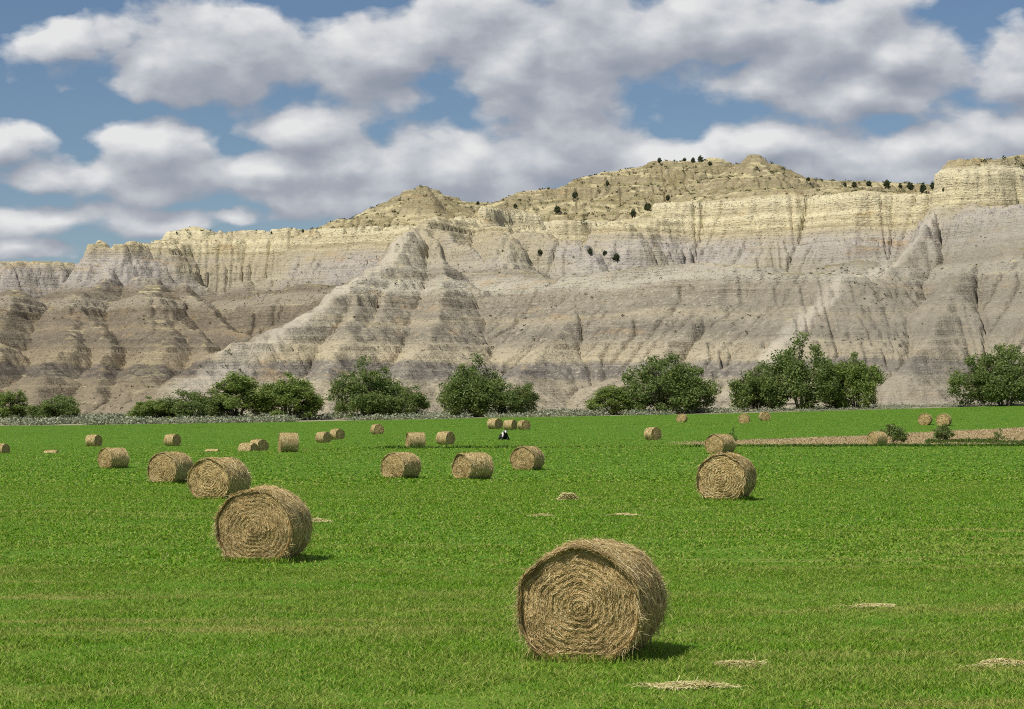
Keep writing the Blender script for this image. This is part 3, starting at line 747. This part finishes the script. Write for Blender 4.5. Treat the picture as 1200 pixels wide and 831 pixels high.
# column, depth, top row, width in columns, kind, spin, label
TREES = [
    (12, 470, 462, 52, 'lightopen', 20, 'leafy tree at the left border standing beside a slightly paler one'),
    (62, 468, 459, 62, 'open', 140, 'low tree with bare stems showing, second from the left border'),
    (182, 466, 468, 64, 'light', 75, 'lowest small tree at the left end of the long left thicket'),
    (228, 466, 452, 70, 'open', 210, 'tree with a dark trunk showing, second in the long left thicket'),
    (277, 468, 444, 86, 'lightopen', 300, 'middle tree of the long left thicket with gaps between its stems'),
    (337, 465, 443, 80, 'light', 10, 'broad light green dome of a tree at the right end of the left thicket'),
    (430, 462, 432, 82, 'round', 45, 'tall rounded tree right of the long left thicket'),
    (473, 460, 446, 50, 'open', 190, 'lower tree leaning right against the tall rounded one'),
    (556, 462, 429, 84, 'round', 250, 'dark dense tree above the row of three bales'),
    (604, 461, 444, 50, 'open', 80, 'thinner grey stemmed tree at the right of the dark one above three bales'),
    (778, 460, 422, 122, 'wide', 0, 'largest dark tree, a wide dome standing alone right of the middle'),
    (716, 459, 456, 62, 'lightopen', 120, 'low bush like tree at the left foot of the wide dark dome'),
    (886, 462, 417, 66, 'open', 130, 'tall grey limbed tree at the left of the right hand group'),
    (940, 460, 407, 96, 'round', 310, 'tallest tree in the middle of the right hand group'),
    (1004, 458, 421, 70, 'light', 160, 'paler tree at the right end of the right hand group'),
    (1178, 450, 410, 118, 'wide', 160, 'big dense tree cut by the right border of the picture'),
]
for px, Z, top, wp, kind, spin, label in TREES:
    x = wx(px, Z); z0 = gz(x, Z)
    H = wz(top, Z) - z0; Wm = wp / F * Z
    o = TREE[kind] if kind not in tused else copy_tree(TREE[kind]); tused.add(kind)
    W0 = {'wide': 15, 'round': 11, 'open': 9.5, 'light': 11, 'lightopen': 9}[kind]
    o.location = (x, Z, z0 - .05); o.rotation_euler = (0, 0, rad(spin)); o.scale = (Wm / W0 * 1.14, Wm / W0 * 1.14, H / 10 * 1.16)
    tag(o, label, 'tree', 'trees along the foot of the hills')

# bushes on the stubble strip
BUSH = {'a': make_tree(201, 2.4, 2.6, M['leaf'], 60, 40, .10, 4, .04, 'bush', 'foliage', 'stem', .25, 2.2, .12),
        'b': make_tree(202, 1.6, 1.9, M['leaf'], 22, 30, .08, 3, .05, 'bush', 'foliage', 'stem', .3, 2.2, .12)}
for i, (px, Z, top, wp, k, spin, label) in enumerate([
    (1046, 256, 494, 34, 'a', 0, 'dark bush growing right behind the bale on the stubble strip'),
    (1107, 262, 494.5, 28, 'a', 120, 'dark bush right of the stubble bale, in front of two bales on the slope'),
    (1171, 262, 502, 18, 'b', 0, 'sparse brownish bush at the right end of the stubble strip'),
    (858, 250, 501, 12, 'b', 90, 'small bush peeping over the top of the half hidden bale')]):
    x = wx(px, Z); z0 = gz(x, Z); H = wz(top, Z) - z0; Wm = wp / F * Z
    o = BUSH[k] if (k, 'u') not in tused else copy_tree(BUSH[k]); tused.add((k, 'u'))
    h0, w0 = (2.4, 2.6) if k == 'a' else (1.6, 1.9)
    o.location = (x, Z, z0 - .04); o.rotation_euler = (0, 0, rad(spin)); o.scale = (Wm / w0, Wm / w0, H / h0)
    tag(o, label, 'bush', 'bushes on the stubble strip')

# junipers on the hills
JUN = {'j': make_tree(301, 5, 4.2, M['juniper'], 50, 45, .24, 3, .03, 'juniper_tree', 'crown', 'trunk', .22, 1.8, .11),
       'k': make_tree(302, 5, 2.8, M['juniper'], 40, 40, .22, 2, .02, 'juniper_tree', 'crown', 'trunk', .15, 1.0, .10)}
J = [  # column, base row, height in rows, kind, label
    (821, 190, 10, 'j', 'broad juniper on the rounded summit right of the middle'),
    (773, 192, 7, 'j', 'juniper on the left shoulder of the rounded summit'),
    (790, 189, 4, 'k', 'tiny juniper on the skyline between two on the rounded summit'),
    (802, 188.5, 6, 'j', 'low dark juniper on the rounded summit between the tiny one and the broad one'),
    (812, 190, 7, 'j', 'dark juniper touching the left side of the broad one on the rounded summit'),
    (832, 193, 6, 'j', 'low juniper just right of the broad one on the rounded summit'),
    (947, 212, 6, 'j', 'juniper on the skyline just right of the pointed yellow summit'),
    (990, 219, 9, 'k', 'leftmost juniper of the skyline row on the right plateau'),
    (1001, 219, 8, 'j', 'second juniper of the skyline row, touching the leftmost'),
    (1018, 218, 8, 'j', 'juniper alone in the left half of the right skyline row'),
    (1039, 219, 11, 'j', 'wide juniper in the middle of the right skyline row'),
    (1055, 220, 9, 'k', 'slender juniper right of the wide one in the skyline row'),
    (1067, 222, 11, 'j', 'bushy juniper left of the tallest one in the skyline row'),
    (1082, 226, 17, 'k', 'tallest pointed juniper of the skyline row'),
    (1094, 225, 11, 'j', 'juniper right of the tallest pointed one in the skyline row'),
    (1106, 226, 6, 'j', 'last low juniper of the skyline row beside the yellow butte'),
    (653, 251, 10, 'j', 'round juniper in the grassy hollow at the left of the upper slope'),
    (674, 231, 9, 'j', 'juniper high on the left of the upper grassy slope'),
    (712, 217, 9, 'k', 'slender juniper near the skyline of the upper grassy slope'),
    (742, 255, 13, 'k', 'slender dark juniper left of a rounder one above the yellow cliff'),
    (759, 247, 11, 'j', 'round juniper beside a slender one above the yellow cliff'),
    (783, 235, 8, 'j', 'low spreading juniper on the slope below the rounded summit'),
    (691, 300, 12, 'k', 'dark juniper below the small yellow cliff in the middle'),
    (709, 303, 7, 'j', 'low juniper between two below the small yellow cliff'),
    (722, 306, 12, 'j', 'dark juniper at the foot of the long lavender cliff'),
    (560, 240, 5, 'j', 'tiny juniper in the saddle right of the left pointed hill'),
    (604, 243, 6, 'j', 'small juniper in the saddle left of the upper grassy slope'),
    (633, 303, 8, 'j', 'small juniper on the grey slope right of the central spur'),
    (318, 275, 4, 'k', 'tiny juniper on the skyline of the left cliff line'),
    (355, 273, 5, 'j', 'small juniper where the left cliff line meets the grassy hill'),
    (207, 276, 4, 'k', 'tiny juniper on the skyline right of the left butte'),
]
for px, row, hp, k, label in J:
    x, Y, z = hill_hit(px, row)
    s = .9 * hp * Y / F / 5.0
    o = JUN[k] if (k, 'u') not in tused else copy_tree(JUN[k]); tused.add((k, 'u'))
    o.location = (x, Y, z - .15); o.rotation_euler = (0, 0, RNG.uniform(0, 6.3)); o.scale = (s, s, s)
    tag(o, label, 'juniper', 'junipers on the hills')

# ------------------------------------------------------------------ ground cover
def clumps(name, c, r, per, size, mat, seed, squash=.7):
    rng = np.random.default_rng(seed); n = len(c)
    d = rng.normal(size=(n, per, 3)); d /= np.linalg.norm(d, axis=2)[..., None]
    d *= rng.random((n, per, 1)) ** .5; d[..., 2] = np.abs(d[..., 2]) * squash
    p = (c[:, None] + d * r[:, None, None]).reshape(-1, 3)
    sz = np.repeat(size * np.clip(r / r.mean(), .6, 1.6), per)
    v, f = leaf_quads(p, sz, rng)
    return mesh_np(name, v, f, mat)
rng = np.random.default_rng(77)
n = 3600
pxs = rng.uniform(-120, 1320, n); Z = 449 + rng.random(n) ** 1.3 * 42
keep = vnoise(pxs / 40, Z / 9, 4) > .30; pxs, Z = pxs[keep], Z[keep]
X = wx(pxs, Z); c = np.stack([X, Z, ground_z(X, Z) - .02], -1)
r = rng.uniform(.75, 1.6, len(X)) * (.7 + .6 * vnoise(pxs / 60, Z / 12, 9)) * np.interp(pxs, [0, 600, 850, 1000, 1200], [1.7, 1.15, .95, .6, .45])
tag(clumps('sagebrush', c, r, 46, .17, M['sage'], 5), 'strip of grey green sagebrush between the field and the trees', 'sagebrush', kind='stuff')
# scrub dotted over the hills, most of it in the gullies
n = 26000
pxs = rng.uniform(-40, 1240, n); yy = rng.uniform(503, 930, n) ; xx = wx(pxs, yy)
ii = np.clip(np.searchsorted(fy, yy), 1, len(fy) - 1); jj = np.clip(((xx - fx[0]) / .5).astype(int), 1, len(fx) - 2)
zz = hz[ii, jj]
gi_ = np.clip(((yy - gy[0]) / GS).astype(int), 0, len(gy) - 1); gj_ = np.clip(((xx - gx[0]) / GS).astype(int), 0, len(gx) - 1)
ar = np.log(AREA[gi_, gj_] * GS * GS + .6)
pr = .05 + .16 * np.clip(ar - 1.5, 0, 4) + .45 * ((zz > 66) & (zz < 96)) + .45 * (vnoise(xx / 14, yy / 14, 6) > .66) + .25 * ((zz > 33) & (zz < 40))
k = (rng.random(n) < pr * .5 * np.where(zz > 62, 1.2, .75)) & (zz > .5)
c = np.stack([xx[k], yy[k], zz[k] - .05], -1); r = rng.uniform(.18, .62, k.sum()) * np.where(zz[k] > 64, 1.9, 1.)
tag(clumps('hillside_scrub', c, r, 13, .20, M['scrub'], 6), 'small dark scrub scattered over the banded hills', 'scrub', kind='stuff')

# grass: blades by the hundred thousand, small near the viewer, tufts far away
def blades(n, za, zb, pw, h, w, seed, mat=None, mask=None):
    rng = np.random.default_rng(seed)
    q = rng.random(n)
    Zs = (za ** pw + q * (zb ** pw - za ** pw)) ** (1 / pw)
    U = rng.uniform(-1, 1, n); Xs = U * (.25 * Zs + 7.)
    if mask is not None:
        kk = mask(Xs, Zs, rng); Xs, Zs = Xs[kk], Zs[kk]
    cn = fbm(Xs * 1.6, Zs * 1.1, 3, 8) + .7 * fbm(Xs * .22, Zs * .3, 4, 12)
    kk = rng.random(len(Xs)) < .80 + .45 * cn
    Xs, Zs, cn = Xs[kk], Zs[kk], cn[kk]
    m = len(Xs)
    hh = h * rng.uniform(.45, 1.25, m) * (1 + .5 * cn)
    ww = w * rng.uniform(.6, 1.4, m)
    b = np.stack([Xs, Zs, ground_z(Xs, Zs) - .01], -1)
    a = rng.uniform(0, math.pi, m); lean = rng.normal(0, .85, (m, 2)) * hh[:, None]
    s = np.stack([np.cos(a) * ww, np.sin(a) * ww, 0 * a], -1)
    t = b + np.concatenate([lean, hh[:, None]], 1)
    md = b + np.concatenate([lean * .35, hh[:, None] * .62], 1)
    v = np.stack([b - s * .6, b + s * .6, md + s, t, md - s], 1)
    f0 = np.arange(m)[:, None] * 5
    f = np.concatenate([f0 + np.array([[0, 1, 2, 4]]), f0 + np.array([[4, 2, 3, 3]])], 0)
    return v.reshape(-1, 3), f
mbv = []
def st_mask(X, Z, rng):
    u = X / Z
    st = (u > .074) & (Z > 248) & (Z < 270 + np.maximum(u - .08, 0) * 300)
    return (~st | (rng.random(len(X)) < np.clip(.22 + .9 * (vnoise(X * .08, Z * .1, 21) - .45), .05, .8))) & (Z < 449 + rng.normal(0, 2, len(X)))
parts = [blades(950000, 19, 48, 1.2, .062, .0065, 1), blades(600000, 46, 110, .8, .060, .015, 2),
         blades(370000, 108, 452, .6, .075, .042, 3, mask=st_mask)]
off = 0; vs = []; qs = []; ts = []
for v, f in parts:
    tri = f[:, 2] == f[:, 3]
    vs.append(v); qs.append(f[~tri] + off); ts.append(f[tri][:, :3] + off); off += len(v)
def mesh_mixed(name, v, q, t, mat):
    me = bpy.data.meshes.new(name); nl = len(q) * 4 + len(t) * 3
    me.vertices.add(len(v)); me.vertices.foreach_set('co', np.ascontiguousarray(v, np.float32).ravel())
    me.loops.add(nl); me.loops.foreach_set('vertex_index', np.concatenate([q.ravel(), t.ravel()]).astype(np.int32))
    me.polygons.add(len(q) + len(t))
    me.polygons.foreach_set('loop_start', np.concatenate([np.arange(len(q)) * 4, len(q) * 4 + np.arange(len(t)) * 3]).astype(np.int32))
    me.update(calc_edges=True); me.materials.append(mat)
    o = bpy.data.objects.new(name, me); col.objects.link(o); return o
for o in [q for q in bpy.data.objects if q.get('category') == 'hay bale' and q.location.y < 200]:
    rg = np.random.default_rng(int(o.location.y * 10)); m_ = int(np.interp(o.location.y, [30, 60, 200], [2600, 1200, 300]))
    a_ = rg.uniform(0, 2 * math.pi, m_); rd = rg.normal(.0, .10, m_)
    ca, sa = np.cos(a_), np.sin(a_); k_ = 1 / np.maximum(np.abs(ca) / .62, np.abs(sa) / .66) * o.scale[0] + rd
    lx, ly = ca * k_, sa * k_; rz_ = o.rotation_euler.z
    bx, by_ = o.location.x + lx * math.cos(rz_) - ly * math.sin(rz_), o.location.y + lx * math.sin(rz_) + ly * math.cos(rz_)
    h_ = rg.uniform(.05, .17, m_); w_ = max(.006, .00018 * o.location.y)
    b_ = np.stack([bx, by_, ground_z(bx, by_) - .01], -1); an = rg.uniform(0, math.pi, m_); ln_ = rg.normal(0, .4, (m_, 2)) * h_[:, None]
    s_ = np.stack([np.cos(an) * w_, np.sin(an) * w_, 0 * an], -1); t_ = b_ + np.concatenate([ln_, h_[:, None]], 1); md_ = b_ + np.concatenate([ln_ * .35, h_[:, None] * .62], 1)
    v = np.stack([b_ - s_ * .6, b_ + s_ * .6, md_ + s_, t_, md_ - s_], 1).reshape(-1, 3); f0 = np.arange(m_)[:, None] * 5
    vs.append(v); qs.append(f0 + np.array([[0, 1, 2, 4]]) + off); ts.append(f0 + np.array([[4, 2, 3]]) + off); off += len(v)
tag(mesh_mixed('grass', np.concatenate(vs), np.concatenate(qs), np.concatenate(ts), M['grass']), 'short bright green regrowth of the mown field', 'grass', kind='stuff')
def strip_mask(X, Z, rng):
    u = X / Z
    return (u > .066 + .03 * rng.random(len(X))) & (Z > 248) & (Z < 272 + np.maximum(u - .08, 0) * 300 + 3 * fbm(X * .1, Z * .1, 3, 4))
v, f = blades(260000, 246, 320, 1., .13, .035, 14, mask=strip_mask); tri = f[:, 2] == f[:, 3]
tag(mesh_mixed('stubble', v, f[~tri], f[tri][:, :3], M['stubble']), 'dry tan stubble of the unwatered strip at right', 'stubble', kind='stuff')
# uncut grass along the break of slope and round the bushes on the stubble strip
def tall_mask(X, Z, rng):
    px = PX0 + F * X / Z
    edge = (np.abs(Z - 219 - 3 * fbm(X * .05, X * 0, 3, 2)) < 2.4) & (px > 370) & (rng.random(len(X)) < .42 * np.clip(vnoise(X * .10, Z * .2, 3) * 3. - 1.1, 0, 1))
    bush = (Z > 250) & (Z < 266) & (px > 1085) & (rng.random(len(X)) < .6 * np.clip(vnoise(X * .3, Z * .2, 3) * 2.4 - .6, 0, 1))
    low = (Z > 245) & (Z < 249) & (px > 950) & (rng.random(len(X)) < .4 * vnoise(X * .3, Z * .2, 5))
    wd = (np.hypot((px - 40) / 24, (Z - 47) / .5) < 1) & (rng.random(len(X)) < .5)
    return edge | bush | wd
v, f = blades(500000, 200, 270, 1., .26, .05, 4, mask=tall_mask); tri = f[:, 2] == f[:, 3]
tag(mesh_mixed('tall_grass', v, f[~tri], f[tri][:, :3], M['grass_tall']), 'darker uncut grass along the break of slope and the stubble strip', 'tall grass', kind='stuff')

# ------------------------------------------------------------------ the cow
def make_cow():
    """a black cow with white on face and flank, lying with its legs folded and facing the viewer"""
    J = {  # joints: x, y, z, radius
        'rump': (.05, .85, .42, .30), 'loin': (.03, .50, .50, .36), 'barrel': (0, .10, .48, .42), 'chest': (0, -.30, .50, .34), 'neck': (.02, -.52, .74, .19), 'poll': (.03, -.66, .98, .13),
        'brow': (.03, -.76, .98, .115), 'nose': (.03, -.98, .84, .075), 'muzzle': (.03, -1.06, .79, .075),
        'shoulder_l': (-.26, -.30, .30, .15), 'knee_l': (-.32, -.72, .11, .08), 'hoof_l': (-.26, -.40, .06, .055),
        'shoulder_r': (.26, -.30, .30, .15), 'knee_r': (.34, -.70, .11, .08), 'hoof_r': (.28, -.38, .06, .055),
        'hip_l': (-.30, .62, .34, .20), 'stifle_l': (-.50, .28, .18, .12), 'hock_l': (-.52, .66, .08, .07), 'foot_l': (-.54, .30, .055, .05),
        'hip_r': (.34, .62, .34, .20), 'stifle_r': (.52, .28, .18, .12), 'hock_r': (.54, .66, .08, .07), 'foot_r': (.56, .30, .055, .05),
        'ear_l': (-.16, -.68, .98, .045), 'eartip_l': (-.30, -.66, .94, .03), 'ear_r': (.22, -.68, .98, .045), 'eartip_r': (.36, -.66, .94, .03),
        'tail': (.05, 1.14, .38, .04), 'tailtip': (.30, 1.10, .06, .03)}
    E = ['loin barrel', 'loin rump', 'barrel chest', 'chest neck', 'neck poll', 'poll brow', 'brow nose', 'nose muzzle', 'chest shoulder_l', 'shoulder_l knee_l', 'knee_l hoof_l', 'chest shoulder_r', 'shoulder_r knee_r', 'knee_r hoof_r',
         'rump hip_l', 'hip_l stifle_l', 'stifle_l hock_l', 'hock_l foot_l', 'rump hip_r', 'hip_r stifle_r', 'stifle_r hock_r', 'hock_r foot_r', 'poll ear_l', 'ear_l eartip_l', 'poll ear_r', 'ear_r eartip_r', 'rump tail', 'tail tailtip']
    ks = list(J); me = bpy.data.meshes.new('cow')
    me.from_pydata([J[k][:3] for k in ks], [tuple(ks.index(q) for q in e.split()) for e in E], [])
    o = bpy.data.objects.new('cow', me); col.objects.link(o)
    sk = o.modifiers.new('s', 'SKIN'); o.modifiers.new('u', 'SUBSURF').levels = 2
    for i, k in enumerate(ks):
        d = me.skin_vertices[0].data[i]; d.radius = (J[k][3], J[k][3]); d.use_root = k == 'loin'
    dg = bpy.context.evaluated_depsgraph_get()
    nm = bpy.data.meshes.new_from_object(o.evaluated_get(dg)); o.modifiers.clear(); o.data = nm; nm.name = 'cow'
    nm.polygons.foreach_set('use_smooth', np.ones(len(nm.polygons), bool))
    t = NT('cow_hide'); s = t.n('SeparateXYZ'); t.t.links.new(t.n('TexCoord').outputs['Object'], s.inputs[0])
    x, y, z = s.outputs
    face = t.math('MULTIPLY', t.rng(y, -.74, -.78), t.rng(z, .70, .72))
    wn_ = t.noise(t.pos((1, 1, 1), obj=True), 2.2, 2)
    flank = t.math('MULTIPLY', t.math('MULTIPLY', t.rng(t.math('ADD', x, t.math('MULTIPLY', wn_, .1)), -.10, -.13), t.rng(t.math('ADD', x, t.math('MULTIPLY', wn_, .1)), -.27, -.24)), t.math('MULTIPLY', t.rng(z, .34, .38), t.rng(y, .1, .0)))
    c = t.mix(t.math('MAXIMUM', face, flank), (.012, .011, .012), (.72, .66, .63))
    nm.materials.clear(); nm.materials.append(t.diffuse(c, .6, spec=.3))
    return o
cow = make_cow()
Z = 290.; x = wx(591, Z)
# it lies where the picture shows it, on the far side of the break of slope
cow.location = (x, Z, gz(x, Z) - .03); cow.rotation_euler = (0, 0, rad(8)); cow.scale = (1.12, 1.12, 1.12)
tag(cow, 'black cow with white patches lying in the grass below the row of three bales', 'cow')
print('all', round(time.time() - T0, 1))
# ------------------------------------------------------------------ camera, sun, sky
cam = bpy.data.cameras.new('camera'); co = bpy.data.objects.new('camera', cam); col.objects.link(co)
co.location = (0, 0, CZ); co.rotation_euler = (rad(90), 0, 0)
cam.sensor_width = 36; cam.lens = F / 1200 * 36; cam.shift_y = (HY - 415.5) / 1200
cam.clip_start = .5; cam.clip_end = 20000
sc.camera = co
SUN_AZ, SUN_EL = 227, 55      # azimuth clockwise from +Y
sd = Vector((math.sin(rad(SUN_AZ)) * math.cos(rad(SUN_EL)), math.cos(rad(SUN_AZ)) * math.cos(rad(SUN_EL)), math.sin(rad(SUN_EL))))
sun = bpy.data.lights.new('sun', 'SUN'); so = bpy.data.objects.new('sun', sun); col.objects.link(so)
sun.energy = 3.6; sun.angle = rad(.55); sun.color = (1, .95, .87)
so.rotation_euler = sd.to_track_quat('Z', 'Y').to_euler(); so.location = (-30, -30, 60)

w = bpy.data.worlds.new('World'); sc.world = w; w.use_nodes = True
nt = w.node_tree; nt.nodes.clear()
def N(typ, tree=None, **kw):
    nd = (tree or nt).nodes.new('ShaderNode' + typ)
    for k, v in kw.items(): setattr(nd, k, v)
    return nd
def setin(tree, inp, v):
    if isinstance(v, bpy.types.NodeSocket): tree.links.new(v, inp)
    else: inp.default_value = v
def mth(tree, op, a, b=0., c=0., clamp=False):
    nd = tree.nodes.new('ShaderNodeMath'); nd.operation = op; nd.use_clamp = clamp
    for i, v in enumerate((a, b, c)): setin(tree, nd.inputs[i], v)
    return nd.outputs[0]
def vec(tree, op, a, b=(0, 0, 0), c=(0, 0, 0)):
    nd = tree.nodes.new('ShaderNodeVectorMath'); nd.operation = op
    for i, v in enumerate((a, b, c)):
        if i < len(nd.inputs): setin(tree, nd.inputs[i], v)
    return nd
# clouds: heaps given by bearing and elevation (degrees-like units of the photograph's row and column), broken up by fractal noise
CLOUDS = [(235, 75, 150, 62), (180, 108, 115, 26), (290, 55, 95, 45), (75, 60, 55, 22), (430, 70, 90, 60), (520, 40, 90, 60), (600, 95, 80, 60),
          (690, 45, 130, 75), (830, 40, 160, 55), (960, 50, 130, 55), (1060, 75, 90, 50), (660, 140, 90, 75), (640, 190, 110, 40), (1010, 118, 110, 34),
          (900, 105, 70, 28), (1180, 80, 60, 45), (1190, 105, 90, 30), (890, 175, 75, 34), (1090, 180, 130, 45), (1010, 205, 110, 30), (1200, 175, 60, 50), (340, 150, 95, 36), (190, 175, 75, 34),
          (300, 205, 190, 30), (90, 215, 90, 22), (10, 175, 50, 26), (420, 200, 110, 40), (520, 190, 90, 45), (470, 240, 90, 16), (50, 262, 105, 26), (200, 268, 90, 17), (270, 258, 60, 14), (30, 295, 70, 12), (560, 235, 70, 30), (760, 190, 60, 26), (930, 205, 70, 34), (720, 215, 110, 34), (1060, 205, 130, 34), (1170, 215, 80, 30), (560, 262, 80, 20), (430, 225, 120, 34), (560, 215, 110, 40), (800, 200, 90, 26), (1000, 190, 120, 30), (300, 225, 150, 26)]
gt = bpy.data.node_groups.new('cloud_field', 'ShaderNodeTree')
gt.interface.new_socket('P', in_out='INPUT', socket_type='NodeSocketVector')
gt.interface.new_socket('Detail', in_out='INPUT', socket_type='NodeSocketFloat')
gt.interface.new_socket('F', in_out='OUTPUT', socket_type='NodeSocketFloat')
gi = gt.nodes.new('NodeGroupInput'); go = gt.nodes.new('NodeGroupOutput')
pin = gi.outputs[0]
nz = gt.nodes.new('ShaderNodeTexNoise'); nz.inputs['Scale'].default_value = 1.0; nz.inputs['Roughness'].default_value = .56
gt.links.new(gi.outputs[1], nz.inputs['Detail'])
gt.links.new(vec(gt, 'MULTIPLY', pin, (.0085, .0135, 1)).outputs[0], nz.inputs['Vector'])
wn = gt.nodes.new('ShaderNodeTexNoise'); wn.inputs['Scale'].default_value = 1.0; wn.inputs['Detail'].default_value = 5
gt.links.new(vec(gt, 'MULTIPLY', pin, (.010, .016, 1)).outputs[0], wn.inputs['Vector'])
pw_ = vec(gt, 'MULTIPLY_ADD', vec(gt, 'SUBTRACT', wn.outputs['Color'], (.5, .5, .5)).outputs[0], (64, 32, 0), pin).outputs[0]
cur = None
for cx, cy, rx, ry in CLOUDS:
    v = vec(gt, 'MULTIPLY_ADD', pw_, (1 / rx, 1 / ry, 0), (-cx / rx, -cy / ry, 0)).outputs[0]
    l = vec(gt, 'LENGTH', v).outputs['Value']
    cur = l if cur is None else mth(gt, 'SMOOTH_MIN', cur, l, .35)
# outside the photograph: broken cloud everywhere
dx = vec(gt, 'ABSOLUTE', vec(gt, 'SUBTRACT', pin, (600, 120, 0)).outputs[0]).outputs[0]
sx = gt.nodes.new('ShaderNodeSeparateXYZ'); gt.links.new(dx, sx.inputs[0])
def rngn(tree, f, a, b, c, d):
    nd = tree.nodes.new('ShaderNodeMapRange'); nd.clamp = True
    for i, v in enumerate((f, a, b, c, d)): setin(tree, nd.inputs[i], v)
    return nd.outputs[0]
o_ = mth(gt, 'MAXIMUM', rngn(gt, sx.outputs[0], 640, 760, 0, 1), rngn(gt, sx.outputs[1], 190, 330, 0, 1))
bg = rngn(gt, o_, 0, 1, 2.2, .95)
cur = mth(gt, 'MINIMUM', cur, bg)
body = mth(gt, 'SUBTRACT', 1.0, mth(gt, 'MINIMUM', cur, 1.9))
vo = gt.nodes.new('ShaderNodeTexVoronoi'); vo.voronoi_dimensions = '2D'; vo.feature = 'F1'
vo.inputs['Scale'].default_value = 1.; vo.inputs['Detail'].default_value = 2.5; vo.inputs['Roughness'].default_value = .45
gt.links.new(vec(gt, 'MULTIPLY', vec(gt, 'MULTIPLY_ADD', wn.outputs['Color'], (30, 20, 0), pin).outputs[0], (.0078, .0125, 0)).outputs[0], vo.inputs['Vector'])
puff = mth(gt, 'MULTIPLY', mth(gt, 'SUBTRACT', .42, vo.outputs['Distance']), .75)
Fo = mth(gt, 'MULTIPLY_ADD', mth(gt, 'SUBTRACT', nz.outputs['Fac'], .5), 1.85, mth(gt, 'ADD', mth(gt, 'ADD', body, puff), .32))
gt.links.new(Fo, go.inputs[0])

tc = N('TexCoord')
sp = N('SeparateXYZ'); nt.links.new(tc.outputs['Generated'], sp.inputs[0])
az = mth(nt, 'ARCTAN2', sp.outputs[0], sp.outputs[1]); el = mth(nt, 'ARCSINE', sp.outputs[2])
P_ = N('CombineXYZ')
nt.links.new(mth(nt, 'MULTIPLY_ADD', az, F, PX0), P_.inputs[0]); nt.links.new(mth(nt, 'MULTIPLY_ADD', el, -F, HY), P_.inputs[1])
def field(p, det):
    g_ = nt.nodes.new('ShaderNodeGroup'); g_.node_tree = gt
    setin(nt, g_.inputs[0], p); g_.inputs[1].default_value = det
    return g_.outputs[0]
F0 = field(P_.outputs[0], 8.)
F1 = field(vec(nt, 'ADD', P_.outputs[0], (-12, -26, 0)).outputs[0], 6.)
F2 = field(P_.outputs[0], 6.)
dens = rngn(nt, F0, .0, .36, 0, 1)
dens = mth(nt, 'SMOOTH_MIN', dens, 1.0, .2)
lit = mth(nt, 'MULTIPLY_ADD', mth(nt, 'SUBTRACT', F2, F1), .62, .50)     # rises where there is less cloud towards the sun
lit = mth(nt, 'MULTIPLY_ADD', rngn(nt, F2, .3, 1.6, 0, 1), -.12, lit, clamp=True)
cr = N('ValToRGB'); nt.links.new(lit, cr.inputs[0])
cols = [(0., (2.8, 3.1, 3.75)), (.35, (3.8, 4.05, 4.6)), (.62, (5.3, 5.5, 5.9)), (1., (7.95, 7.95, 7.95))]
while len(cr.color_ramp.elements) < 4: cr.color_ramp.elements.new(.5)
for e, (p, c) in zip(cr.color_ramp.elements, cols): e.position = p; e.color = (c[0] / 8, c[1] / 8, c[2] / 8, 1)
ccol = vec(nt, 'SCALE', cr.outputs[0]); ccol.inputs['Scale'].default_value = 8.0
sky = N('TexSky'); sky.sky_type = 'NISHITA'; sky.sun_disc = False
sky.sun_elevation = rad(SUN_EL); sky.sun_rotation = rad(SUN_AZ); sky.altitude = 900; sky.air_density = 1.0; sky.dust_density = .25; sky.ozone_density = 2.5
mx = N('Mix', data_type='RGBA'); nt.links.new(dens, mx.inputs[0])
skc = N('Mix', data_type='RGBA', blend_type='MULTIPLY'); skc.inputs[0].default_value = 1
nt.links.new(sky.outputs[0], skc.inputs[6]); skc.inputs[7].default_value = (.56, .60, .66, 1)
nt.links.new(skc.outputs[2], mx.inputs[6]); nt.links.new(ccol.outputs[0], mx.inputs[7])
bgn = N('Background'); bgn.inputs[1].default_value = .08
nt.links.new(mx.outputs[2], bgn.inputs[0])
ow = N('OutputWorld'); nt.links.new(bgn.outputs[0], ow.inputs[0])

sc.view_settings.view_transform = 'Standard'; sc.view_settings.look = 'None'
sc.view_settings.gamma = 1; sc.view_settings.exposure = .33; sc.view_settings.use_curve_mapping = False
sc.cycles.use_denoising = False
sc.cycles.max_bounces = 6; sc.cycles.filter_width = 1.0
print('script', round(time.time() - T0, 1))
